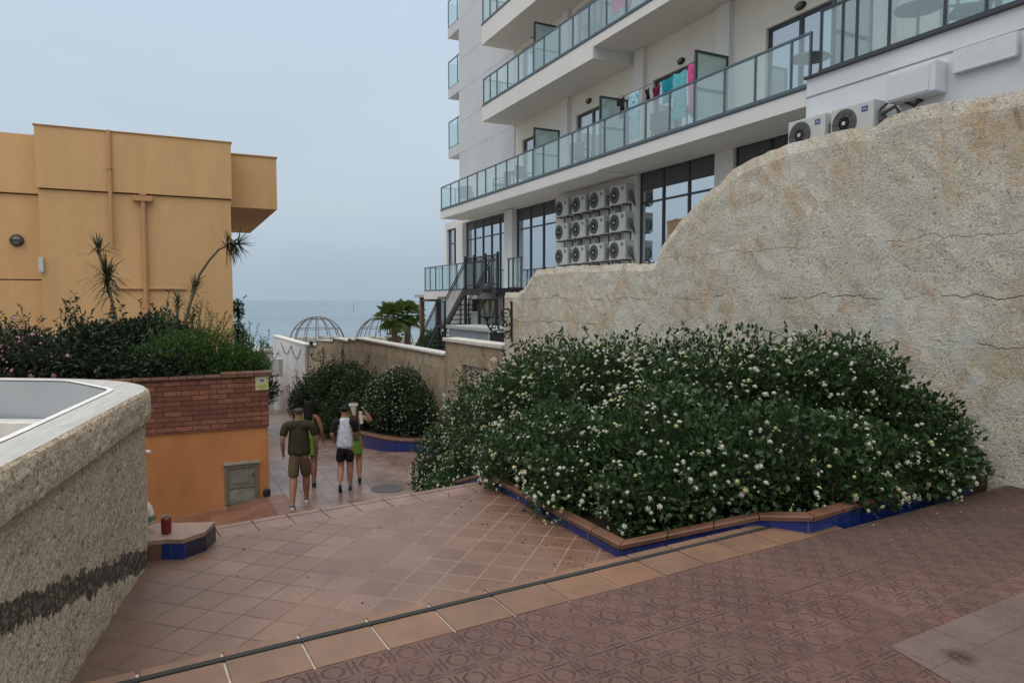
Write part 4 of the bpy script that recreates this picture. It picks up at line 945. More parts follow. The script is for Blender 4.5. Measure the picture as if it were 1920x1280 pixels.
# hotel terrace with glass fence, pergola
m=MB(); m.box(-3.6,7.0,YW+.01,.85,1.60,1.92); part('terrace_slab',m,MATS['hotel_white'],HR)
railing('terrace_railing',-.3,6.98,.80,1.925,2.96,[6.95,6.3,5.6,4.8,4,3.2,2.4,1.6,.8,0],ret=[6.95])
m=MB(); m.box(7.02,8.6,-1.2,.75,1.68,1.80); part('pergola_roof',m,flat('pergola_grey',(.38,.35,.32),.8),HR)
for s,y in ((8.0,.6),(5.9,.6),(5.9,-1.1)):
    m=MB(); m.box(s-.09,s+.09,y-.09,y+.09,-1.35,1.6 if s<7 else 1.68); part('pergola_post',m,flat('wood_post',(.16,.10,.06),.8,var=.3),HR)
m=MB(); m.box(6.01,7.89,.55,.65,1.5,1.60); part('pergola_beam',m,MATS['wood_post'],HR)
# tables and bar rail outside the dining room
ob=railing('bar_railing',-1.35,-.3,.3,1.925,2.98,[-1.3,-.7,-.35],mat='dark_frame')
# interior warm lamps (behind the glass these show as reflections; hung just inside the curtain line)
for s,z in ((6.2,2.75),(5.35,3.15),(1.0,3.3)):
    pass
# hotel outdoor things: bulkhead lights
def bulk(s,z,y,label):
    p=HT.w(s,y,z); r=thing('bulkhead_light',label,'light',p,HA,'black balcony wall lights')
    m=MB(); M_=Matrix.Rotation(R(-90),4,'X'); m.lathe([(0,0),(.135,0),(.14,.03),(.12,.06),(.10,.07)],18,M=Matrix.Scale(.62,4,(0,0,1))@M_); part('housing',m,MATS['black_metal'],r)
    m=MB(); m.lathe([(.10,.06),(.085,.09),(.04,.11),(0,.112)],18,M=Matrix.Scale(.62,4,(0,0,1))@M_); part('lens',m,MATS['lens'],r); return r
bulk(-7.2,7.78,YW+.001,'black oval wall light above the pink and teal laundry on the balcony')
bulk(-2.75,7.89,YW+.001,'black oval wall light above the second lower balcony door, left of the hanging laundry')
bulk(-11.02,7.76,YW+.001,'black oval wall light above the nearest balcony door at the top edge of the photo')
bulk(1.05,11.2,YW+.001,'black wall light near the left end of the upper balcony, above its divider')
# ------- air conditioners
def ac(w_=.82,h_=.56,dep=.30):
    r=thing('air_conditioner','x','air conditioner')
    part('casing',MB().bbox(-w_/2,w_/2,0,dep,-h_/2,h_/2,.018),MATS['ac_white'],r)
    cx=w_*.5-.02-h_*.44; M_=Matrix.Rotation(R(-90),4,'X')
    m=MB(); m.lathe([(h_*.425,.0),(h_*.425,.012),(h_*.39,.016),(0,.008)],26,M=M_); m.v=[(x+cx,y+dep,z) for x,y,z in m.v]; g=part('fan_grille',m,MATS['ac_grille'],r)
    m=MB()
    for q in (.10,.16,.22,.28,.34): m.lathe([(h_*q*1.15,.012),(h_*q*1.15+.004,.018),(h_*q*1.15+.008,.012)],22,M=M_)
    for k in range(8):
        a=k*math.pi/4; m.tube([(.03*math.cos(a),.017,.03*math.sin(a)),(h_*.41*math.cos(a),.017,h_*.41*math.sin(a))],.0035,4)
    m.v=[(x+cx,y+dep,z) for x,y,z in m.v]; part('grille_wire',m,MATS['ac_dark'],g)
    m=MB(); m.lathe([(.034,.012),(.034,.024),(0,.026)],12,M=M_); m.v=[(x+cx,y+dep,z) for x,y,z in m.v]; part('fan_hub',m,MATS['ac_white'],g)
    m=MB(); m.box(-w_*.5+.10,-w_*.5+.21,dep-.001,dep+.004,h_*.20,h_*.36); part('label_plate',m,MATS['ac_logo'],r)
    m=MB(); m.box(-w_*.5+.115,-w_*.5+.195,dep+.0042,dep+.0055,h_*.255,h_*.275); m.box(-w_*.5+.125,-w_*.5+.185,dep+.0042,dep+.0055,h_*.305,h_*.318); part('label_mark',m,MATS['ac_white'],r)
    m=MB(); m.bbox(-w_/2-.03,-w_/2+.001,.05,.25,-h_*.38,h_*.18,.01); part('valve_cover',m,flat('ac_side',(.26,.27,.25),.5),r)
    m=MB(); m.tube([(-w_/2-.02,.2,-.05),(-w_/2-.09,.2,-.08),(-w_/2-.10,.12,-.2),(-w_/2-.05,.0,-.34)],.018,6); m.tube([(-w_/2-.02,.14,.04),(-w_/2-.11,.15,.0),(-w_/2-.12,.08,-.2),(-w_/2-.06,.0,-.36)],.013,6); part('hose',m,MATS['ac_dark'],r)
    for x in (-w_*.32,w_*.32):
        m=MB(); m.box(x-.015,x+.015,-.0,dep+.02,-h_/2-.035,-h_/2-.005); m.box(x-.015,x+.015,-.0,.03,-h_/2-.25,-h_/2-.034); part('wall_bracket',m,MATS['ac_dark'],r)
    return r
A=ac(); first=True
cols=[-4.86,-3.76,-2.70,-1.62]; rows=[4.62,3.83,3.02]
rn=['top row','middle row','bottom row']; cn=['nearest the big window','second from the right','second from the left','farthest left']
for i,z in enumerate(rows):
    for j,s in enumerate(cols):
        p=HT.w(s,YW+.06,z); lab=f'white outdoor air conditioner in the wall grid, {rn[i]}, {cn[j]}'
        if first: o=A; o.location=p; o.rotation_euler=(0,0,HA); o['label']=lab; o['group']='air conditioners in the wall grid'; first=False
        else: dup(A,p,HA,lab,'air conditioners in the wall grid')
B=ac(.80,.56,.30); p=HT.w(-12.84,.16,4.52); B.location=p; B.rotation_euler=(0,0,HA); B['label']='air conditioner half hidden behind the curved wall top, left one of the near pair'; B['group']='near pair of air conditioners'
B2=dup(B,HT.w(-13.76,.16,4.52),HA,'air conditioner above the curved wall top, right one of the near pair')
# duct strips between grid units
m=MB()
for s in (-2.15,-3.22,-4.30): m.box(s-.03,s+.03,YW+.001,YW+.05,2.3,4.9); m.box(s-.12,s-.07,YW+.001,YW+.04,2.3,4.7)
o=tag(part('cable_duct',m,flat('duct_grey',(.34,.34,.33),.7)),'grey vertical cable ducts running between the stacked air conditioners','duct'); o.location=HT.o; o.rotation_euler=(0,0,HA)
m=MB(); m.box(-5.22,-4.75,YW+.001,YW+.03,2.5,5.08); o=tag(part('vent_louvre',m,MATS['black_metal']),'tall narrow black louvre panel behind the right column of stacked air conditioners','vent'); o.location=HT.o; o.rotation_euler=(0,0,HA)
def wallbox(s0,s1,z0,z1,d,label,name='equipment_cover',shape=True):
    r=thing(name,label,'cover',HT.w((s0+s1)/2,.101,(z0+z1)/2),HA); hw=(s1-s0)/2; hz=(z1-z0)/2
    part('box_body',MB().bbox(-hw,hw,0,d,-hz,hz,.025),flat('cover_white',(.60,.62,.645),.55,.4,var=.05,scale=7,bump=.15,bs=14),r)
    if shape:
        part('front_panel',MB().bbox(-hw+.09,hw-.03,d+.0,d+.012,-hz+.03,hz-.05,.006),MATS['cover_white'],r)
        part('cable_gland',MB().lathe([(.02,-hz-.06),(.03,-hz-.03),(.03,-hz)],8,(0,.1,0)),MATS['ac_dark'],r)
    else:
        part('front_lip',MB().bbox(-hw+.01,hw-.01,d+.0,d+.01,-hz+.01,hz-.01,.005),MATS['cover_white'],r)
    return r
wallbox(-15.12,-14.34,4.68,5.14,.30,'deep white box cover on the hotel wall right of the near air conditioners')
wallbox(-16.12,-15.24,4.90,5.25,.09,'long shallow white wall panel cover, in the middle of the three covers on the wall',shape=False)
wallbox(-17.1,-16.2,4.78,5.19,.10,'white wall panel cover cut off by the right edge of the photo',shape=False)
m=MB(); m.tube([(-14.2,.36,4.62),(-14.35,.3,4.75),(-14.5,.2,4.70),(-14.6,.13,4.62),(-14.75,.12,4.67)],.022,6); m.tube([(-14.25,.36,4.55),(-14.45,.33,4.62),(-14.5,.3,4.5),(-14.42,.2,4.4)],.03,6); m.tube([(-14.75,.12,4.68),(-14.62,.12,4.6),(-14.6,.12,4.3)],.014,6)
o=tag(part('loose_hoses',m,MATS['ac_dark']),'tangle of dark insulated hoses on the wall beside the near pair of air conditioners','hose'); o.location=HT.o; o.rotation_euler=(0,0,HA)
# ------- laundry
def cloth(name,label,s0,s1,z0,z1,mat,wav=.05,shape=None,y=-.22,cat='laundry'):
    nx,nz=14,12; vs=[];fs=[]
    ph=random.uniform(0,6)
    for j in range(nz+1):
        for i in range(nx+1):
            fx=i/nx; fz=j/nz
            a,b=(0,1) if shape is None else shape(fz)
            x=s0+(s1-s0)*(a+(b-a)*fx); z=z1-(z1-z0)*fz
            vs.append((x,y+wav*math.sin(fx*9+ph)*(.3+.7*fz)+.01*math.sin(fz*7),z+.02*math.sin(fx*5+ph)*fz-(.03*math.sin(fx*math.pi) if j==0 else 0)))
    n=len(vs); vs+=[(x,yy-.012,z) for x,yy,z in vs]
    for j in range(nz):
        for i in range(nx):
            k=j*(nx+1)+i; q=(k,k+1,k+nx+2,k+nx+1); fs.append(q); fs.append(tuple(v+n for v in q[::-1]))
    o=part(name,MB().add(vs,fs),mat,None,smooth=True,fix=False); o.location=HT.o; o.rotation_euler=(0,0,HA)
    return tag(o,label,cat,'laundry hanging on the hotel balconies')
fab=lambda n,c,**k: flat(n,c,.9,.15,var=.25,scale=14,**k)
cloth('dark_garment','black garment hanging at the left end of the balcony clothesline',-6.35,-5.95,6.42,6.98,fab('cloth_black',(.02,.018,.025)),shape=lambda f:(0,1) if f<.35 else (.05,.62))
t=T('blue_pattern'); c=t.co(); v=t.vor(c,7,'F1'); t.out(t.mix(t.ramp(v,[(.3,0),(.42,1)]),(.08,.34,.50),(.40,.55,.62)),.9); MATS['blue_pattern']=t.mat
cloth('patterned_towel','light blue patterned beach towel hanging between the black garments',-6.98,-6.5,5.78,6.98,MATS['blue_pattern'],wav=.03)
cloth('swimsuit','small black and pink swimwear piece hanging next to the patterned blue towel',-7.45,-7.18,6.62,6.90,fab('cloth_black2',(.03,.015,.025)),shape=lambda f:(.1+.2*f,.95-.5*f))
cloth('swimsuit','dark red swimwear piece hanging just left of the teal towel',-7.85,-7.52,6.52,6.86,fab('cloth_red',(.13,.015,.05)),shape=lambda f:(0+.3*f,1-.3*f))
cloth('teal_towel','teal towel with dark pattern hanging left of the pale turquoise towel',-8.32,-7.9,6.35,6.93,fab('cloth_teal',(.015,.24,.30)))
cloth('turquoise_towel','long turquoise towel hanging between the teal and the pink towel',-8.78,-8.34,5.85,6.95,fab('cloth_turq',(.12,.42,.48)))
cloth('pink_towel','long bright pink towel hanging beside the frosted balcony divider',-9.20,-8.82,5.95,7.03,fab('cloth_pink',(.60,.10,.26)))
cloth('pink_cloth','bright magenta cloth hanging over the upper balcony railing at the top edge',-6.7,-5.9,9.18,9.8,fab('cloth_mag',(.60,.03,.20)),y=-.1)
m=MB(); m.tube([(-5.4,-.22,7.03),(-6.5,-.22,6.98),(-8,-.22,6.95),(-9.22,-.22,7.05)],.006,4); o=tag(part('clothesline',m,MATS['black_metal']),'thin clothesline strung between two frosted balcony dividers','clothesline'); o.location=HT.o; o.rotation_euler=(0,0,HA)
# ------- balcony furniture
def chair():
    r=thing('balcony_chair','x','chair'); mt=flat('wicker',(.10,.115,.125),.8,var=.3,scale=40)
    m=MB(); m.bbox(-.27,.27,-.25,.25,.38,.43,.02); part('seat',m,mt,r)
    m=MB(); m.bbox(-.27,.27,.22,.27,.43,.86,.02); m.bbox(-.29,-.25,-.22,.24,.60,.64,.01); m.bbox(.25,.29,-.22,.24,.60,.64,.01); part('backrest',m,mt,r)
    for x in (-.24,.24):
        for y in (-.22,.22): part('leg',MB().box(x-.018,x+.018,y-.018,y+.018,0,.38 if y>0 else .6),mt,r)
    return r
def table(rd=.36):
    r=thing('balcony_table','x','table'); m=MB(); m.lathe([(0,.70),(rd,.70),(rd,.73),(0,.73)],24); part('table_top',m,flat('table_grey',(.13,.15,.16),.5),r)
    m=MB(); m.lathe([(.025,.02),(.025,.70)],10); part('pedestal',m,MATS['rail_metal'],r); m=MB(); m.lathe([(.22,0),(.22,.02),(.03,.04)],18); part('base',m,MATS['rail_metal'],r); return r
CH=chair(); TB=table(); g1='chairs on the hotel balconies'; g2='tables on the hotel balconies'
CH.location=HT.w(5.6,-.6,5.49); CH.rotation_euler=(0,0,HA+1.0); CH['label']='dark wicker chair at the far left end of the lower glass balcony'; CH['group']=g1
TB.location=HT.w(1.2,-.65,5.49); TB.rotation_euler=(0,0,HA); TB['label']='round grey table on the lower balcony, left of its first divider'; TB['group']=g2
for s,y,f,a,lab in [(2.1,-.6,FL[0],2.2,'dark wicker chair left of the round table on the lower balcony'),(.3,-.7,FL[0],-1.2,'dark wicker chair right of the round table, close to the first lower divider'),
  (-3.4,-.7,FL[0],.4,'dark wicker chair in front of the second lower balcony door'),(-7.3,-.8,FL[0],.2,'dark wicker chair under the hanging swimwear'),(-15.0,-.55,5.62,2.4,'dark wicker chair behind the glass of the projecting terrace at the top right'),
  (-1.0,-.7,FL[1],.3,'dark wicker chair near the left divider of the upper balcony')]:
    dup(CH,HT.w(s,y,f+.01),HA+a,lab)
for s,y,f,lab in [(-8.2,-.75,FL[0],'round grey table under the turquoise towel'),(-12.1,-.45,FL[0],'round grey table on the lower balcony beside the projecting block'),(-14.25,-.45,5.62,'round grey table behind the glass of the projecting terrace'),(-4.1,-.7,FL[1],'round grey table on the upper balcony')]:
    dup(TB,HT.w(s,y,f+.01),HA,lab)
# ------- metal stairs
ST=thing('metal_staircase','black metal outdoor staircase leading down from the hotel terrace','stairs',(0,24.23,0),HA)
bm_='black_metal'; ya,yb=1.05,1.95
def sbar(a,b,w_=.05,h_=.2,nm='stringer'):
    for y in (ya,yb):
        m=MB(); (s0,z0),(s1,z1)=a,b; m.add([(s0,y-w_/2,z0-h_),(s1,y-w_/2,z1-h_),(s1,y-w_/2,z1),(s0,y-w_/2,z0),(s0,y+w_/2,z0-h_),(s1,y+w_/2,z1-h_),(s1,y+w_/2,z1),(s0,y+w_/2,z0)],[(0,1,2,3),(4,7,6,5),(0,4,5,1),(1,5,6,2),(2,6,7,3),(3,7,4,0)]); part(nm,m,MATS[bm_],ST)
f1=((-.4,1.92),(1.45,.68)); f2=((2.2,.68),(4.95,-1.28))
sbar(*f1); sbar(*f2)
for (a,b) in (f1,f2):
    n=int(round((a[1]-b[1])/.175)); m=MB()
    for i in range(n):
        f=(i+.5)/n; s=a[0]+(b[0]-a[0])*f; z=a[1]+(b[1]-a[1])*f-.06; m.box(s-.13,s+.13,ya+.03,yb-.03,z-.03,z)
    part('treads',m,MATS[bm_],ST)
    for y in (ya,yb):
        m=MB(); 
        for dz in (.92,.80,.10): m.tube([(a[0],y,a[1]+dz),(b[0],y,b[1]+dz)],.022,6)
        k=int((b[0]-a[0])/.11)
        for i in range(k+1):
            s=a[0]+(b[0]-a[0])*i/k; z=a[1]+(b[1]-a[1])*i/k; m.tube([(s,y,z),(s,y,z+.8)],.028 if i in (0,k) else .008,5)
        part('handrail',m,MATS[bm_],ST)
part('landing',MB().box(1.45,2.2,ya-.05,yb+.05,.55,.66),MATS[bm_],ST); part('landing',MB().box(-3.0,-.4,.86,yb+.05,1.72,1.92),MATS[bm_],ST)
for s in (1.5,2.15,-.45,-1.6,-2.9):
    for y in (ya,yb): part('support_post',MB().box(s-.04,s+.04,y-.04,y+.04,-1.3,.55 if s>0 else 1.72),MATS[bm_],ST)
for y,a,b in ((yb,-3.0,-.4),(ya+.9,1.45,2.2)):
    m=MB(); zb=1.92 if a<0 else .66
    for dz in (1.0,.84,.12): m.tube([(a,y,zb+dz),(b,y,zb+dz)],.022,6)
    k=int((b-a)/.1)
    for i in range(k+1):
        s=a+(b-a)*i/k; m.box(s-.01,s+.01,y-.01,y+.01,zb,zb+1.0)
    if a<0:
        for s in (-3.0,-2.1,-1.2,-.45): m.box(s-.035,s+.035,yb-.03,yb+.03,1.92,3.0)
    part('landing_railing',m,MATS[bm_],ST)
# bar counter and white cube behind the niche wall
x0,z1=BW.hit(838,609,-1.4); x1,_=BW.hit(945,609,-1.4)
r=thing('pool_bar','low pale blue tiled counter with light top behind the niche wall','counter',(BW.o.x,BW.o.y,0),BW.a)
part('counter_front',MB().box(x1-1,x0-.05,-2.3,-1.45,-1.3,z1-.10),flat('pale_tile',(.22,.28,.31),.35,.5,var=.12,scale=3),r)
part('counter_top',MB().bbox(x1-1,x0+.03,-2.4,-1.38,z1-.098,z1,.012),flat('counter_top',(.40,.44,.43),.5),r)
xa,za=BW.hit(918,622,-1.42); xb,_=BW.hit(944,622,-1.42)
part('oven_opening',MB().box(min(xa,xb)-.9,max(xa,xb),-1.449,-1.43,-.6,za),MATS['black_metal'],r)
part('oven_surround',MB().box(max(xa,xb)+.001,max(xa,xb)+.05,-1.449,-1.41,-.6,za+.05),MATS['white_wall'],r)
x,z=BW.hit(892,607,-3.2); r=thing('stacked_sunbeds','pale cube of folded sunbed cushions on the terrace behind the counter','furniture',BW.w(x,-3.2,-1.3),BW.a)
part('cushion_stack',MB().bbox(-.42,.42,-.5,.0,.0,z+1.3+.36,.04),flat('canvas_green',(.33,.38,.35),.8,var=.15,scale=9),r); part('cushion_top',MB().bbox(-.45,.45,-.53,.03,z+1.3+.361,z+1.3+.40,.01),MATS['white_wall'],r)
# ================================================================ DOME CAGES
def dome(x,y,z,rad,label):
    r=thing('dome_cage',label,'dome',(x,y,z),0,'wire dome cages by the beach'); mt=flat('dome_frame',(.13,.12,.115),.6)
    m=MB(); n=14
    for k in range(n):
        a=2*math.pi*k/n+.1; m.tube([(rad*math.cos(a)*math.cos(e),rad*math.sin(a)*math.cos(e),rad*math.sin(e)) for e in [math.pi/2*i/12 for i in range(13)]],.03,5)
    part('ribs',m,mt,r); m=MB()
    for e,t_ in ((.03,.04),(.6,.022),(1.15,.022)): m.tube([(rad*math.cos(e)*math.cos(a),rad*math.cos(e)*math.sin(a),rad*math.sin(e)) for a in [2*math.pi*i/36 for i in range(36)]],t_,5,closed=True)
    part('hoops',m,mt,r); m=MB()
    for k in range(6):
        a=k*1.05+.4; m.bbox(rad*.6*math.cos(a)-.25,rad*.6*math.cos(a)+.25,rad*.6*math.sin(a)-.25,rad*.6*math.sin(a)+.25,0,.5,.05)
    part('cushions',m,flat('cushion',(.42,.40,.36),.9,var=.2),r); return r
p=AT(595,640,45); dome(p.x,45,-1.3,1.78,'round wire dome cage left of the other, beyond the white alley wall')
p=AT(720,640,45); dome(p.x,45,-1.3,1.85,'round wire dome cage in front of the two fan palms')
# ================================================================ SEA MARKS
def at_sea(u,v): return G(u,v,-6)
p=at_sea(609,572); r=thing('boat','tiny white motor boat on the sea between the domes','boat',p,.5)
k=p.y/1290; m=MB(); m.prism([(-3*k,-.8*k),(2*k,-.8*k),(3.2*k,0),(2*k,.8*k),(-3*k,.8*k)],0,.9*k); part('hull',m,MATS['white_wall'],r); part('cabin',MB().bbox(-1.4*k,.8*k,-.5*k,.5*k,.9*k,2.0*k,.1*k),flat('cabin_grey',(.25,.28,.3),.5),r)
p=at_sea(510,571.5); r=thing('boat','tiny dark boat on the sea toward the left building','boat',p,.2)
k=p.y/1290; m=MB(); m.prism([(-1.8*k,-.5*k),(1.2*k,-.5*k),(1.9*k,0),(1.2*k,.5*k),(-1.8*k,.5*k)],0,.7*k); part('hull',m,MATS['cabin_grey'],r); part('cabin',MB().bbox(-.8*k,.4*k,-.3*k,.3*k,.7*k,1.6*k,.1*k),MATS['cabin_grey'],r)
p=at_sea(663,583); r=thing('marker_buoy','thin grey marker pole standing in the sea left of the palms','buoy',p,0)
k=p.y/1290; m=MB(); m.lathe([(.0,0),(1.2*k,0),(1.0*k,1.2*k),(.4*k,1.6*k),(.0,1.7*k)],10); part('float',m,MATS['cabin_grey'],r); m=MB(); m.tube([(0,0,1.5*k),(0,0,13*k)],.55*k,6); m.lathe([(.9*k,12*k),(.9*k,14*k),(0,14.5*k)],8); part('pole',m,MATS['cabin_grey'],r)
# ================================================================ VEGETATION
def fast_mesh(name,V,F):
    """V (n,3), F (m,k) arrays -> mesh"""
    me=bpy.data.meshes.new(name); n=len(V); m,k=F.shape
    me.vertices.add(n); me.vertices.foreach_set('co',V.astype(np.float32).ravel())
    me.loops.add(m*k); me.loops.foreach_set('vertex_index',F.astype(np.int32).ravel())
    me.polygons.add(m); me.polygons.foreach_set('loop_start',np.arange(0,m*k,k,dtype=np.int32)); me.polygons.foreach_set('loop_total',np.full(m,k,dtype=np.int32))
    me.update(calc_edges=True); me.validate(); return me
def unit(a): return a/np.maximum(np.linalg.norm(a,axis=1,keepdims=True),1e-9)
def leaf_arrays(P,D,size,width=.5,fold=.25,var=.35):
    n=len(P); L=size*(1-var+2*var*rng.random(n))[:,None]
    r=unit(rng.normal(size=(n,3))); S=unit(np.cross(D,r)); U=np.cross(S,D)
    a=P; b=P+D*L*.45+S*L*width*.5+U*L*fold*.3; c=P+D*L-U*L*fold*.25; d=P+D*L*.45-S*L*width*.5+U*L*fold*.3
    V=np.stack([a,b,c,d],1).reshape(-1,3); i=np.arange(n)*4
    F=np.concatenate([np.stack([i,i+1,i+2],1),np.stack([i,i+2,i+3],1)]); return V,F
def cat(parts):
    Vs=[];Fs=[];o=0
    for V,F in parts: Vs.append(V);Fs.append(F+o);o+=len(V)
    return np.concatenate(Vs),np.concatenate(Fs)
def sample(ells,n,lo,hi,lump=.12,keep=None,inner=.74,seed=1,front=None):
    E=np.array([[*c,*r] for c,r in ells],float); A=(E[:,3]*E[:,4]+E[:,4]*E[:,5]+E[:,3]*E[:,5]); A/=A.sum()
    k=rng.choice(len(E),size=n,p=A); d=unit(rng.normal(size=(n,3)))
    ph=rng.random((6,3))*6
    w_=sum(np.sin(d@ (unit(rng.normal(size=(1,3)))[0]*f)+ph[q,0]+k*1.7) for q,f in enumerate((4,6,9,12,5,15)))/6
    rr=(lo+(hi-lo)*rng.random(n))*(1+lump*w_*2)
    P=E[k,:3]+d*E[k,3:]*rr[:,None]; N=unit(d/E[k,3:])
    ok=np.ones(n,bool)
    for j in range(len(E)):
        q=np.linalg.norm((P-E[j,:3])/E[j,3:],axis=1); ok&=~((q<inner)&(k!=j))
    if keep is not None: ok&=keep(P)
    return P[ok],N[ok]
def stems(name,segs,r,parent,mat):
    m=MB()
    for a,b in segs: m.tube([a,b],r,4,caps=False)
    return part(name,m,MATS[mat],parent,fix=False)
def bush(name,label,cat_,origin,ells,n,size,mat,keep=None,flowers=None,fl_size=.03,sprigs=60,group=None,width=.5,lump=.12,lo=.62,updir=.35,sprig_len=.3,nfl_obj=100,core=.62,cluster=False,front=(0,-1,0)):
    o=Vector(origin); ells=[((c[0]-o.x,c[1]-o.y,c[2]-o.z),r) for c,r in ells]
    kk=None if keep is None else (lambda P:keep(P+np.array(o)))
    R_=thing(name,label,cat_,o,0,group)
    P,N=sample(ells,n,lo,1.04,lump,kk)
    D=unit(N*.75+rng.normal(size=P.shape)*.65+np.array([0,0,updir]))
    parts=[leaf_arrays(P,D,size,width)]
    SP,SN=sample(ells,sprigs*3,.97,1.06,lump,kk,inner=.95); segs=[]
    up_=SN[:,2]>-.05; SP,SN=SP[up_][:sprigs],SN[up_][:sprigs]
    for p,nn in zip(SP,SN):
        d=unit((nn*.6+rng.normal(size=3)*.3+np.array([0,0,.8]))[None])[0]; L=sprig_len*(.4+.8*rng.random())
        if kk is not None and not kk((p+d*L)[None])[0]: continue
        segs.append((p-d*.15,p+d*L)); m=int(L/(size*.42))+3
        f=np.linspace(0,1,m)[:,None]; q=p+d*L*f; dd=unit(rng.normal(size=(m,3))*.8+d*.5+np.array([0,0,.1]))
        parts.append(leaf_arrays(q,dd,size*.95,width))
    V,F=cat(parts); part('foliage',fast_mesh('foliage',V,F),MATS[mat],R_)
    # inner branches
    cs=[]; base=[Vector((c[0],c[1],c[2]-r[2]*.9)) for c,r in ells]
    for (c,r),b in zip(ells,base):
        for q in range(9):
            d=unit(rng.normal(size=(1,3)))[0]; d[2]=abs(d[2]); cs.append((b,Vector((c[0]+d[0]*r[0]*.8,c[1]+d[1]*r[1]*.8,c[2]+d[2]*r[2]*.8))))
    m=MB()
    for a,b in cs: m.tube([a,a.lerp(b,.5)+Vector(rng.normal(size=3)*.04),b],[.014,.010,.004],4,caps=False)
    for a,b in segs: m.tube([Vector(a),Vector(b)],.0035,3,caps=False)
    part('branches',m,MATS['twig'],R_,fix=False)
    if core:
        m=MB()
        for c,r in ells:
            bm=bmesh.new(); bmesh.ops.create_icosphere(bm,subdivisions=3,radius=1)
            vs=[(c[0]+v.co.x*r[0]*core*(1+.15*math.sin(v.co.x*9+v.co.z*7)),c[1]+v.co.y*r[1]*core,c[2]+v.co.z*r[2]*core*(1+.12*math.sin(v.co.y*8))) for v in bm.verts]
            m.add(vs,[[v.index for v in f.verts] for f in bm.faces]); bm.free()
        part('shaded_core',m,MATS['core_shade'],R_)  # solid cores stop see-through; the bush's inner shade is put into their colour
    if flowers:
        nf,fmats=flowers
        P,N=sample(ells,nf*4,.99,1.08,lump,kk,inner=1.0)
        f=(N@np.array(front))*.6+.55+N[:,2]*.12; f=f*(.35+.9*np.clip(.5+np.sin(P[:,0]*4.1+P[:,2]*3.3)*.35+np.sin(P[:,1]*3.7-P[:,2]*5.1+1)*.35+np.sin(P[:,0]*9+P[:,1]*7)*.25,0,1)); ok=rng.random(len(P))<f; P,N=P[ok][:nf],N[ok][:nf]
        if cluster:
            k=rng.random(len(P))<.35; k2=rng.random(len(P))<.15
            P=np.concatenate([P,P[k]+rng.normal(size=(k.sum(),3))*fl_size*1.1,P[k2]+rng.normal(size=(k2.sum(),3))*fl_size*1.3]); N=np.concatenate([N,N[k],N[k2]])
        D=unit(N+rng.normal(size=P.shape)*.35+np.array([0,0,.25]))
        # order by distance to the eye, nearest become parts of their own
        di=np.linalg.norm(P+np.array(o)-np.array([0,0,EYE]),axis=1); od_=np.argsort(di); P,D=P[od_],D[od_]
        def head(s):
            tm=MB(); 
            for ring,(rr_,zz_,cnt) in enumerate(((0,.30,1),(.34,.22,5),(.62,.02,7))):
                for q in range(cnt):
                    a=2*math.pi*q/max(cnt,1)+ring*.4; c=Vector((rr_*math.cos(a),rr_*math.sin(a),zz_)); nrm=(c+Vector((0,0,.25))).normalized()
                    x=nrm.orthogonal().normalized(); y=nrm.cross(x); w2=.21
                    tm.add([(c+(x*math.cos(k*math.pi*2/5)+y*math.sin(k*math.pi*2/5))*w2*s+ (Vector((0,0,0)))) for k in range(5)],[(0,1,2,3,4)])
            return tm
        hd=head(1.0); HV=np.array([list(v) for v in hd.v])*fl_size; HF=np.array(hd.f)
        def place(P,D):
            n=len(P); r=unit(rng.normal(size=(n,3))); X=unit(np.cross(D,r)); Y=np.cross(D,X); s=(.5+.8*rng.random(n)**1.5)[:,None]
            V=(P[:,None,:]+ (X[:,None,:]*HV[None,:,0:1]+Y[:,None,:]*HV[None,:,1:2]+D[:,None,:]*HV[None,:,2:3])*s[:,None,:]).reshape(-1,3)
            F=(HF[None]+ (np.arange(n)*len(HV))[:,None,None]).reshape(-1,HF.shape[1]); return V,F
        heads=[]
        if nfl_obj:
            hm=[]
            for fm in fmats:
                me=fast_mesh('flower_head',HV.copy(),HF.copy()); me.materials.append(MATS[fm]); hm.append(me)
            for p,d in zip(P[:nfl_obj],D[:nfl_obj]):
                ob=bpy.data.objects.new('flower_head',hm[0] if random.random()<.75 else hm[-1]); COL.objects.link(ob); ob.parent=R_
                ob.location=p; ob.rotation_euler=Vector(d).to_track_quat('Z','Y').to_euler(); s=.5+.8*random.random()**1.5; ob.scale=(s,s,s)
        rest=slice(nfl_obj,None); V,F=place(P[rest],D[rest]); me=fast_mesh('flower_heads',V,F)
        for fm in fmats: me.materials.append(MATS[fm])
        if len(fmats)>1:
            per=len(HF); nh=len(F)//per; mi=np.repeat((rng.random(nh)<.28).astype(np.int32),per); me.polygons.foreach_set('material_index',mi)
        ob=part('flower_heads',me,None,R_); ob['kind']='stuff'
    return R_
flat('core_shade',(.012,.016,.009),.95,.05,var=.3,scale=20)
keep_main=lambda P: (P[:,0]+.525*P[:,1]<7.14)&(P[:,2]>-1.75)&~((P[:,1]<S1_line(P[:,0]))&(P[:,2]<.02))
def S1_line(x): return 3.76+(x-.12)*.577
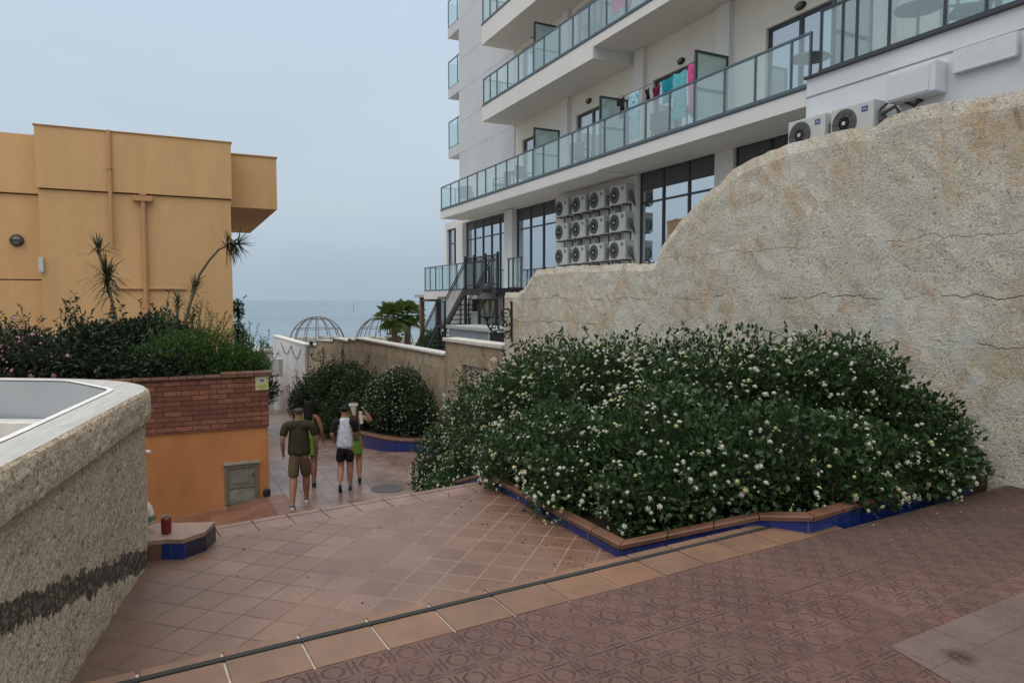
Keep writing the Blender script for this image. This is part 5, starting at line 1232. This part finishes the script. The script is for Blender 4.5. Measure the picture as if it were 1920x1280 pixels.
MAIN=[((2.95,6.0,.66),(.5,.42,.55)),((2.4,5.05,.15),(.5,.3,.26)),((3.1,5.4,.15),(.5,.28,.26)),((1.05,4.92,.10),(.42,.32,.28)),((.45,5.6,.02),(.36,.5,.34)),((1.7,5.05,.22),(.5,.38,.32)),((2.6,5.35,.25),(.55,.38,.34)),((3.3,5.6,.25),(.5,.33,.34)),((.02,6.45,-.05),(.35,.5,.34)),((3.20,5.95,.38),(.70,.42,.50)),((3.55,5.95,.25),(.42,.35,.36)),((2.62,6.15,.62),(.72,.62,.58)),((2.15,5.35,.32),(.75,.55,.42)),((1.95,6.5,.42),(1.0,.9,.74)),((1.25,5.55,.25),(.66,.72,.52)),
 ((1.05,7.3,.38),(.9,.95,.76)),((.62,6.2,.10),(.62,.8,.50)),((.40,8.5,.12),(.85,.95,.83)),((.1,7.2,-.22),(.5,.8,.5)),((-.22,9.8,-.35),(.72,.9,.85)),((-.35,8.6,-.75),(.6,1.0,.65)),((-.78,10.6,-.85),(.62,.65,.72)),((-1.1,10.75,-1.3),(.50,.45,.50)),((.3,10.8,-.4),(.7,.9,.9)),((-.75,9.8,-1.3),(.55,.8,.5))]
bush('flowering_bush','huge dark green bush dotted with white flowers before the tall rough wall','bush',(1.2,6.6,0),MAIN,150000,.055,'leaf_dark',keep_main,flowers=(2900,['petal_white','petal_yellow']),cluster=True,fl_size=.026,sprigs=300,width=.55,lump=.16,sprig_len=.13,front=(-.35,-.9,0))
kf=lambda P: (P[:,0]+.525*P[:,1]<7.12)
def W3(u,Y,z): d=ray(u,563); return (d.x/d.y*Y,Y,z)
bush('rounded_bush','rounded dense bush with tiny pale flowers, right one in the far curved bed','bush',W3(752,17,-1.5),[(W3(752,17.0,-.95),(.68,.72,.85)),(W3(728,17.6,-1.1),(.6,.6,.75)),(W3(778,16.6,-1.15),(.50,.6,.62)),(W3(715,18.2,-1.2),(.5,.6,.7))],26000,.055,'leaf_hedge',kf,flowers=(420,['petal_white']),fl_size=.026,sprigs=40,group='bushes in the far curved bed',lump=.05,sprig_len=.16,nfl_obj=0,front=(-.2,-1,0),width=.6)
bush('rounded_bush','darker taller bush in the far curved bed, left one, below the lantern','bush',W3(635,22,-1.8),[(W3(640,21.5,-1.25),(1.0,1.1,.90)),(W3(665,20.5,-1.35),(.75,.9,.8)),(W3(690,19.2,-1.55),(.6,.7,.75)),(W3(605,23.5,-1.75),(1.0,1.2,.85)),(W3(578,25.0,-2.2),(.75,1,.8)),(W3(650,20,-1.9),(.8,1,.8)),(W3(615,22,-2.2),(.8,1,.7))],36000,.08,'leaf_hedge',kf,flowers=(200,['petal_white']),fl_size=.028,sprigs=90,group='bushes in the far curved bed',lump=.09,sprig_len=.4,nfl_obj=0,front=(-.2,-1,0),width=.5)
# plants in the brick planter (their own places along the planter)
def pw(u,Y,z): return W3(u,Y,z)
soilz=.22
kp=lambda P: (P[:,2]>.2)
bush('oleander_shrub','loose shrub with clusters of pink flowers behind the basin wall','shrub',pw(40,11.0,soilz),[(pw(20,11.2,.62),(.85,.6,.42)),(pw(80,11.0,.60),(.55,.5,.36)),(pw(-30,11.0,.6),(.6,.5,.5)),(pw(105,11.1,.45),(.4,.4,.28)),(pw(60,11.5,.75),(.5,.4,.36))],7500,.085,'leaf_black',kp,flowers=(60,['petal_pink']),fl_size=.055,cluster=True,sprigs=40,sprig_len=.6,nfl_obj=0,width=.35,lump=.22,core=.5)
bush('broadleaf_shrub','very dark layered shrub in the brick planter between the pink flowers and the bright shrub','shrub',pw(200,11.6,soilz),[(pw(155,11.7,.66),(.55,.5,.42)),(pw(205,11.8,.72),(.6,.5,.46)),(pw(250,12.0,.76),(.5,.5,.48)),(pw(295,12.2,.78),(.5,.5,.50)),(pw(335,12.4,.66),(.45,.4,.50)),(pw(225,11.4,.4),(1.2,.4,.3)),(pw(130,11.5,.5),(.4,.4,.3))],20000,.085,'leaf_black',kp,sprigs=40,sprig_len=.45,width=.45,lump=.2,updir=-.15,core=.6)
bush('feathery_shrub','bright green upright feathery shrub on the right half of the brick planter','shrub',pw(330,11.9,soilz),[(pw(280,11.6,.44),(.4,.35,.36)),(pw(330,11.7,.56),(.5,.4,.46)),(pw(375,11.9,.58),(.45,.4,.48)),(pw(415,12.1,.45),(.4,.4,.36)),(pw(455,12.3,.40),(.38,.35,.30)),(pw(480,12.3,.36),(.22,.3,.24))],22000,.052,'leaf_bright',kp,sprigs=150,sprig_len=.42,width=.28,lump=.2,updir=1.3,core=.55)
# ---- spiky dracaenas
def spear_head(c,axis,n,L,w_=.018,droop=.5):
    vs=[];fs=[]; ax=Vector(axis).normalized()
    for i in range(n):
        a=random.uniform(0,2*math.pi); el=random.uniform(-.35,1.45)
        x=ax.orthogonal().normalized(); y=ax.cross(x)
        d=(x*math.cos(a)+y*math.sin(a))*math.cos(el)+ax*math.sin(el); l=L*random.uniform(.7,1.1)
        s=d.cross(Vector((0,0,1))); s=s.normalized() if s.length>1e-3 else Vector((1,0,0))
        b0=Vector(c)+ax*random.uniform(-.12,.12); k=len(vs); K=5
        for j in range(K+1):
            f=j/K; p=b0+d*l*f+Vector((0,0,-droop*l*f*f*.6*(math.cos(el)**2))); ww=w_*(1-f)**.7*(.6 if j==0 else 1)
            vs+= [p-s*ww,p+s*ww+Vector((0,0,.003))]
        for j in range(K): fs.append((k+2*j,k+2*j+1,k+2*j+3,k+2*j+2))
    return vs,fs
def dracaena(label,trunks,heads,group):
    base=trunks[0][0]; r=thing('dracaena',label,'palm',base,0,group); o=Vector(base); m=MB()
    for tr in trunks: m.tube([Vector(p)-o for p in tr],[.030-.012*i/(len(tr)-1) for i in range(len(tr))],7)
    part('trunk',m,MATS['bark'],r,smooth=True)
    for c,ax,n,L,dr in heads:
        vs,fs=spear_head(Vector(c)-o,ax,n,L,droop=dr); part('leaf_rosette',MB().add(vs,fs),MATS['leaf_spear'],r,fix=False)
    return r
Yd=11.9
A_=lambda u,v,Y=Yd: AT(u,v,Y)
dracaena('spiky plant with two stacked rosettes on a thin stem, left of the pipes',[[A_(229,664),A_(222,615),A_(212,575),A_(203,535),A_(198,515),A_(190,490),A_(186,468)]],
  [(A_(201,522),(-.05,0,1),95,.48,.8),(A_(203,545),(-.1,0,.8),34,.36,1.3),(A_(185,468),(-.12,0,1),42,.36,.25)],'spiky plants in the brick planter')
dracaena('thin leaning plant with a long bent stem and spiky head at the building corner',[[A_(335,650,12.2),A_(346,610,12.2),A_(356,570,12.2),A_(366,540,12.2),A_(374,515,12.2),A_(392,488,12.2),A_(410,468,12.2),A_(428,460,12.2)],[A_(330,650,12.2),A_(332,610,12.2),A_(333,580,12.2),A_(334,565,12.2)]],
  [(A_(434,458,12.2),(1,0,.05),75,.37,.35),(A_(364,540,12.2),(.25,0,1),60,.23,.3),(A_(333,572,12.2),(0,0,1),36,.24,.3)],'spiky plants in the brick planter')
# ---- fan palms by the beach
def palm(label,x,y,z0,zt,rad,n=26):
    r=thing('fan_palm',label,'palm tree',(x,y,z0),0,'fan palms by the beach'); m=MB()
    H_=zt-z0; m.tube([(0,0,0),(.05,0,H_*.5),(.0,0,H_)],[.22,.17,.19],10); part('trunk',m,MATS['bark'],r)
    vs=[];fs=[]
    for i in range(n):
        a=random.uniform(0,2*math.pi); el=random.uniform(-.75,1.25); st=rad*random.uniform(.35,.5)
        d=Vector((math.cos(a)*math.cos(el),math.sin(a)*math.cos(el),math.sin(el))); c=Vector((0,0,H_))+d*st
        s=d.cross(Vector((0,0,1))).normalized(); u=s.cross(d)
        for k in range(13):
            b=(k-6)*.21; e=(d*math.cos(b)+s*math.sin(b)).normalized(); l=rad*.62*(1-.05*abs(k-6)); t1=c+e*l*.6; t2=c+e*l+Vector((0,0,-.22*l)); w_=u.cross(e).normalized()*.035*rad
            q=len(vs); vs+=[c,t1-w_,t2,t1+w_]; fs+=[(q,q+1,q+2),(q,q+2,q+3)]
        q=len(vs); vs+=[Vector((0,0,H_))-s*.02,Vector((0,0,H_))+s*.02,c+s*.015,c-s*.015]; fs.append((q,q+1,q+2,q+3))
    part('crown',MB().add(vs,fs),MATS['leaf_palm'],r,fix=False); return r
p=AT(738,586,40); palm('left and slightly lower of the two fan palms with green crowns beyond the dome cages',p.x,40,-1.3,p.z-.3,1.25,n=44)
p=AT(763,583,41); palm('right fan palm with its crown beside the pergola roof',p.x,41,-1.3,p.z-.25,1.2,n=44)
p=AT(743,624,43); palm('young fan palm low behind the right dome cage',p.x,43,-1.3,p.z-.2,.7,n=22)
bush('terrace_shrub','leafy green shrub between the pergola posts on the hotel terrace','shrub',W3(812,29,-1.3),[(W3(808,29,-.45),(.55,.6,.75)),(W3(822,28.5,-.3),(.4,.5,.6)),(W3(795,29,-.7),(.4,.5,.6))],5000,.10,'leaf_bright',lambda P:P[:,2]>-1.3,sprigs=20,sprig_len=.4,width=.45,lump=.2,core=.5)
bush('corner_shrub','sprawling greenery peeking out behind the right corner of the orange building','shrub',W3(455,24,-1.6),[(W3(452,24,-.3),(.28,.5,.6)),(W3(462,24,-1.3),(.6,.6,.6)),(W3(446,24,.4),(.16,.4,.45)),(W3(446,24,1.2),(.13,.3,.35)),(W3(480,23,-1.5),(.7,.6,.5))],5000,.10,'leaf_hedge',None,sprigs=20,sprig_len=.35,width=.45,lump=.2,core=.4)
# hibiscus tip sticking up at the left
# fallen leaves
def litter(name,fr,xr,yr,z,n,size,mat,kind='stuff'):
    P=np.zeros((n,3)); xs=rng.uniform(*xr,n); ys=rng.uniform(*yr,n)
    for i in range(n):
        p=fr.w(xs[i],ys[i]); P[i]=(p.x,p.y,z+.004)
    D=unit(np.concatenate([rng.normal(size=(n,2)),rng.normal(size=(n,1))*.15],1)); V,F=leaf_arrays(P,D,size,.5,.15)
    V[:,2]=np.maximum(V[:,2],z+.002); o=part(name,fast_mesh(name,V,F),MATS[mat]); o['kind']=kind; return o
flat('dry_leaf',(.08,.045,.025),.9,.1,var=.4,scale=30)
litter('fallen_leaves',S1,(.3,2.0),(.4,2.3),ZL,110,.024,'dry_leaf'); litter('petal_litter',S1,(2.2,4.6),(-1.1,.25),0,160,.016,'dry_leaf'); litter('petal_litter',S1,(1.9,4.2),(-.8,.1),0,60,.014,'petal_white')
litter('fallen_leaves',S1,(-1.6,2),(.1,1.8),ZL,34,.022,'dry_leaf')
# ================================================================ PEOPLE
def skin(name,verts,edges,radii,mat,parent,root=0,sub=1,scale=1,flat_=None):
    me=bpy.data.meshes.new(name); me.from_pydata([Vector(v) for v in verts],edges,[]); ob=bpy.data.objects.new(name,me); COL.objects.link(ob)
    md=ob.modifiers.new('s','SKIN'); md.use_smooth_shade=True; md.branch_smoothing=.6
    for i,v in enumerate(me.skin_vertices[0].data):
        r=radii[i]; v.radius=(r,r) if not isinstance(r,tuple) else r; v.use_root=(i==root)
    ss=ob.modifiers.new('u','SUBSURF'); ss.levels=sub; ss.render_levels=sub
    dg=bpy.context.evaluated_depsgraph_get(); dg.update(); ev=ob.evaluated_get(dg); nm=bpy.data.meshes.new_from_object(ev)
    bpy.data.objects.remove(ob); nm.name=name
    nm.materials.clear(); nm.materials.append(mat)
    nm.polygons.foreach_set('use_smooth',[True]*len(nm.polygons))
    o=bpy.data.objects.new(name,nm); COL.objects.link(o); o.parent=parent; return o
class Sk:
    def __init__(s): s.v=[];s.e=[];s.r=[]
    def a(s,p,r,frm=None):
        r=tuple(q*1.17 for q in r) if isinstance(r,tuple) else r*1.17
        s.v.append(tuple(p)); s.r.append(r); i=len(s.v)-1
        if frm is not None: s.e.append((frm,i))
        return i
    def chain(s,frm,items):
        for p,r in items: frm=s.a(p,r,frm)
        return frm
def V3(*a): return Vector(a)
def hand(sk,wi,w_,d,side,s=1):
    """palm and five separate fingers from wrist w_ along direction d; the palm faces the thigh"""
    d=d.normalized(); f=V3(0,1,0); f=(f-d*f.dot(d)).normalized(); inn=d.cross(f)
    pal=sk.a(w_+d*.045*s,(.030*s,.016*s),wi); k=sk.a(w_+d*.08*s,(.032*s,.013*s),pal)
    for j,(o_,l) in enumerate(((.028,.062),(.010,.070),(-.009,.066),(-.027,.052))):
        b=w_+d*.09*s+f*o_*s; a1=sk.a(b,.0078*s,k); a2=sk.a(b+d*l*.5*s+inn*.006*side,.0072*s,a1); sk.a(b+d*l*.9*s+inn*.022*side*s,.006*s,a2)
    t1=sk.a(w_+d*.035*s+f*.034*s,.010*s,pal); t2=sk.a(w_+d*.065*s+f*.052*s,.009*s,t1); sk.a(w_+d*.09*s+f*.056*s,.0075*s,t2)
def person(label,loc,rz,H_,sex,pose,skincol,cl,hair):
    s=H_/1.75; r=thing('person',label,'person',loc,rz); w=cl.get('w',1.0)
    P=lambda x,y,z: V3(x*s,y*s,z*s)
    fl,fr_=pose['L'],pose['R']        # (knee, ankle) in unit metres
    hipw=.09 if sex=='m' else .10; shw=(.185 if sex=='m' else .16)*w
    sk=Sk(); pel=sk.a(P(0,0,.95),(.125*s*w,.095*s)); wa=sk.a(P(0,.0,1.10),(.115*s*w,.085*s),pel); ch=sk.a(P(0,.01,1.28),(.135*s*w,.10*s),wa); up_=sk.a(P(0,.0,1.39),(.060*s,.045*s),ch)
    nk=sk.a(P(0,.01,1.50),.052*s,up_); h0=sk.a(P(0,.03,1.58),.062*s,nk); h1=sk.a(P(0,.025,1.65),(.076*s,.088*s),h0); h2=sk.a(P(0,.02,1.705),.062*s,h1)
    ns=sk.a(P(0,.105,1.63),.014*s,h1)
    for sd in (-1,1): sk.a(P(sd*.078,.02,1.63),.018*s,h1)
    arms={}
    for sd,key in ((-1,'AL'),(1,'AR')):
        el,wr=pose[key]; sh=sk.a(P(sd*shw,0,1.395),.038*s,up_); m1=sk.a(P(sd*shw,0,1.42).lerp(P(*el),.5),.046*s,sh); e=sk.a(P(*el),.038*s,m1); m2=sk.a(P(*el).lerp(P(*wr),.45),.037*s,e); wi=sk.a(P(*wr),.024*s,m2)
        hand(sk,wi,P(*wr),(P(*wr)-P(*el)),sd,s); arms[key]=(P(*el),P(*wr),sd)
    for sd,key in ((-1,'L'),(1,'R')):
        kn,an=pose[key]; hp=sk.a(P(sd*hipw,0,.90),.088*s,pel); t1=sk.a(P(sd*hipw,0,.90).lerp(P(*kn),.5),.072*s,hp); k=sk.a(P(*kn),.058*s,t1); c=sk.a(P(*kn).lerp(P(*an),.35)+P(0,-.012,0),.060*s,k); an_=sk.a(P(*an),.038*s,c)
        hl=P(*an)+P(0,-.03,-.05); to=P(*an)+ (P(0,.14,-.055) if not pose.get('t'+key) else P(*pose['t'+key])); sk.a(hl,.030*s,an_); sk.a(to,.026*s,an_)
    body=skin('body',sk.v,sk.e,sk.r,flat('skin_'+skincol[0],skincol[1],.6,.3,var=.06),r,0,1)
    m=MB()
    for sd in (-1,1): m.lathe([(0,-.006*s),(.009*s,0),(0,.006*s)],6,P(sd*.03,.098,1.655))
    part('eyes',m,MATS['black_metal'],r)
    # shirt / dress
    g=.016*s; sk=Sk(); 
    if cl['top']!='none':
        lo=cl.get('low',.93); a0=sk.a(P(0,-.0,lo-.09),(.15*s*w,.118*s)); a=sk.a(P(0,-.0,lo),(.148*s*w,.115*s),a0); a1=sk.a(P(0,0,lo+.12),(.14*s*w,.108*s),a); b=sk.a(P(0,.005,1.18),(.135*s*w,.105*s),a1); c=sk.a(P(0,.01,1.30),(.15*s*w,.115*s),b); d=sk.a(P(0,0,1.405),(.135*s*w,.098*s),c); e=sk.a(P(0,.005,1.46),(.095*s,.075*s),d); e=sk.a(P(0,.005,1.515),.058*s,e)
        for sd in (-1,1): sk.a(P(sd*shw*.92,0,1.415),.066*s*(w**.5),d)
        body_v=(list(sk.v),list(sk.e),list(sk.r))
        sleeves=cl.get('sleeve',.55)
        skin(cl['top'],sk.v,sk.e,sk.r,cl['topmat'],r,0,1)
        if sleeves:
            for key in ('AL','AR'):
                el,wr,sd=arms[key]; sk=Sk(); i=sk.a(P(-sd*.05,.0,1.415),.092*s) if not cl.get('raglan') else sk.a(P(sd*shw*.45,0,1.435),.07*s); i=sk.a(P(sd*shw*.6,.0,1.42),(.085*s if not cl.get('raglan') else .074*s),i); i=sk.a(P(sd*shw,0,1.41),.070*s*w**.5,i); sk.a(P(sd*shw,0,1.42).lerp(el,sleeves),.062*s,i); sk.a(P(sd*shw,0,1.42).lerp(el,sleeves+.2),.058*s,len(sk.v)-1)
                skin('sleeve',sk.v,sk.e,sk.r,cl.get('slmat',cl['topmat']),r,0,1)
    if cl.get('skirt'):
        m=MB(); z0,z1=cl['skirt']; pr=[]
        for i in range(9):
            f=i/8; rr=(.12+.035*f+.006*math.sin(i*2))*s; pr.append((rr,(z1+(z0-z1)*f)*s))
        m.lathe(pr,26); m.v=[(x*(1+.05*math.sin(math.atan2(y,x)*7))*1.05,y*.85*(1+.05*math.sin(math.atan2(y,x)*7)),z) for x,y,z in m.v]; part('skirt',m,cl['topmat2'],r,smooth=True)
    if cl.get('shorts'):
        sk=Sk(); a=sk.a(P(0,0,1.04),(.130*s*w,.10*s)); b=sk.a(P(0,0,.90),(.145*s*w,.115*s),a)
        for sd,key in ((-1,'L'),(1,'R')):
            kn,_=pose[key]; hp=P(sd*hipw,0,.86); i=sk.a(hp,.095*s,b); i=sk.a(hp.lerp(P(*kn),.5),.093*s,i); i=sk.a(hp.lerp(P(*kn),cl['shorts']),.080*s,i); sk.a(hp.lerp(P(*kn),cl['shorts']+.12),.078*s,i)
        skin('shorts',sk.v,sk.e,sk.r,cl['shmat'],r,0,1)
    for sd,key in ((-1,'L'),(1,'R')):
        kn,an=pose[key]; A_=P(*an); to=A_+ (P(0,.15,-.055) if not pose.get('t'+key) else P(*pose['t'+key])); hl=A_+P(0,-.045,-.052)
        if pose.get('t'+key): 
            dd=(to-A_).normalized(); hl=A_-dd*.055*s+P(0,-.045,.01)
        sk=Sk(); i=sk.a(hl,.034*s); j=sk.a(hl.lerp(to,.5)+P(0,0,.006),.040*s,i); sk.a(to,.036*s,j); sk.a(A_+P(0,0,-.01),.038*s,i); skin('shoe',sk.v,sk.e,sk.r,cl['shoemat'],r,0,1)
        m=MB(); dv_=(to-hl).normalized(); m.tube([hl-dv_*.02+P(0,0,-.022),hl.lerp(to,.5)+P(0,0,-.020),to+dv_*.02+P(0,0,-.020)],[.03*s,.036*s,.034*s],8); part('sole',m,cl['solemat'],r)
        if cl.get('sock'):
            sk=Sk(); kk=P(*kn); i=sk.a(A_+P(0,0,-.01),.038*s); sk.a(A_.lerp(kk,cl['sock']),.05*s,i); skin('sock',sk.v,sk.e,sk.r,MATS['sock_white'],r,0,1)
    hair(r,s,P); return r
flat('sock_white',(.55,.55,.55),.9,.1); flat('shoe_white',(.50,.50,.49),.7,.2); flat('shoe_black',(.02,.02,.022),.6,.3)
fhair=lambda n,c: flat('hair_'+n,c,.8,.2,var=.3,scale=40)
def short_hair(col,cap=False):
    def f(r,s,P):
        sk=Sk(); a=sk.a(P(0,-.012,1.60),(.060*s,.05*s)); b=sk.a(P(0,.002,1.665),(.084*s,.092*s),a); c=sk.a(P(0,.01,1.72),(.075*s,.082*s),b); skin('hair',sk.v,sk.e,sk.r,col,r,0,1)
    return f
def long_hair(col,low=1.30):
    def f(r,s,P):
        sk=Sk(); a=sk.a(P(0,.012,1.72),(.074*s,.08*s)); b=sk.a(P(0,-.005,1.655),(.088*s,.092*s),a); c=sk.a(P(0,-.035,1.56),(.085*s,.06*s),b); d=sk.a(P(0,-.075,1.46),(.085*s,.045*s),c); sk.a(P(0,-.085,low),(.06*s,.03*s),d); skin('hair',sk.v,sk.e,sk.r,col,r,0,1)
    return f
HD=BW.a-R(90)     # walking towards the sea along the alley
HDD=R(12)
def gp(u,v): p=G(u,v,ZF+.0); return (p.x,p.y,ZF)
olive=fab('olive_tee',(.035,.034,.020)); khaki=fab('khaki',(.105,.075,.038)); 
m_loc=gp(563,948)
person('stocky man in olive T-shirt and khaki shorts walking away, nearest of the four walkers',(m_loc[0],m_loc[1],ZF),HDD,1.64,'m',
 dict(L=((-.10,-.03,.50),(-.11,-.20,.09)),R=((.10,.12,.50),(.09,.20,.10)),AL=((-.27,-.07,1.17),(-.27,.02,.95)),AR=((.28,.04,1.16),(.26,.14,.94))),('tan',(.27,.135,.09)),
 dict(w=1.22,top='tshirt',topmat=olive,low=.96,shorts=.86,shmat=khaki,shoemat=MATS['shoe_white'],solemat=MATS['shoe_white'],sleeve=.55),short_hair(fhair('grey',(.07,.062,.055))))
w_loc=gp(571,914)
green=fab('green_dress',(.13,.26,.035))
person('woman with long dark hair in a lime green dress behind the stocky man',(w_loc[0]+.05,w_loc[1]+.15,ZF),HDD,1.58,'f',
 dict(L=((-.09,.10,.50),(-.09,.16,.09)),R=((.09,-.02,.50),(.09,-.12,.09)),AL=((-.24,.02,1.17),(-.26,.10,.95)),AR=((.24,-.02,1.17),(.26,.04,.95))),('brown',(.20,.095,.06)),
 dict(w=.92,top='dress_top',topmat=green,topmat2=green,low=.95,skirt=(.62,1.04),shoemat=MATS['shoe_black'],solemat=MATS['shoe_black'],sleeve=0),long_hair(fhair('black',(.012,.010,.010)),1.28))
b_loc=gp(648,920)
rag=fab('raglan_white',(.50,.52,.58)); blk=fab('black_cloth',(.016,.016,.018))
person('boy in a white T-shirt with black sleeves, black shorts and white socks',(b_loc[0],b_loc[1],ZF),HDD,1.52,'m',
 dict(L=((-.09,.06,.50),(-.10,-.16,.15)),R=((.09,.08,.50),(.09,.10,.09)),AL=((-.25,-.06,1.18),(-.22,.12,1.02)),AR=((.22,.06,1.17),(.17,.22,1.06)),tL=(0,.10,-.12)),('fair',(.33,.17,.12)),
 dict(w=1.06,raglan=True,top='tshirt',topmat=rag,slmat=blk,low=.95,shorts=.62,shmat=blk,shoemat=MATS['shoe_white'],solemat=MATS['shoe_black'],sock=.55,sleeve=.7),short_hair(fhair('dark',(.018,.013,.010))))
g_loc=gp(657,906)
gr2=fab('green_outfit',(.16,.22,.05))
person('girl with long brown hair in green behind the boy, right arm raised',(g_loc[0]+.06,g_loc[1]+.1,ZF),HDD,1.52,'f',
 dict(L=((-.08,.02,.50),(-.09,-.06,.09)),R=((.09,.05,.50),(.10,-.12,.12)),AL=((-.2,.05,1.17),(-.18,.18,1.05)),AR=((.36,-.02,1.30),(.24,-.06,1.50))),('fair2',(.34,.18,.12)),
 dict(w=.88,top='dress_top',topmat=fab('olive_top',(.12,.11,.035)),topmat2=green,low=.95,skirt=(.60,1.04),shoemat=MATS['shoe_black'],solemat=MATS['shoe_black'],sleeve=0),long_hair(fhair('brown',(.10,.045,.022)),1.22))
p=AT(663,765,12.15); r=thing('paper_fan','white folded paper held up beside the head of the girl with brown hair','fan',(p.x,12.1,p.z),.1)
m=MB(); m.bbox(-.075,.085,-.01,.01,.045,.09,.005); part('top_fold',m,MATS['sock_white'],r); m=MB(); m.add([(-.045,-.006,.045),(.05,-.006,.045),(.045,-.006,-.12),(.0,-.006,-.12),(-.045,.006,.045),(.05,.006,.045),(.045,.006,-.12),(.0,.006,-.12)],[(0,1,2,3),(4,7,6,5),(0,4,5,1),(1,5,6,2),(2,6,7,3),(3,7,4,0)]); part('lower_fold',m,flat('paper_grey',(.40,.40,.36),.9),r)
p=AT(677,783,12.15); r=thing('paper_bag','narrow white paper held against the shoulder of the girl with brown hair','bag',(p.x,12.14,p.z),.1)
m=MB(); m.add([(-.035,-.01,.10),(.015,-.01,.11),(.04,-.01,-.10),(-.02,-.01,-.11),(-.035,.012,.10),(.015,.012,.11),(.04,.012,-.10),(-.02,.012,-.11)],[(0,1,2,3),(4,7,6,5),(0,4,5,1),(1,5,6,2),(2,6,7,3),(3,7,4,0)]); part('bag_body',m,flat('paper_white',(.55,.54,.46),.9),r); part('bag_rim',MB().box(-.036,.017,-.014,.015,.095,.115),MATS['paper_white'],r)
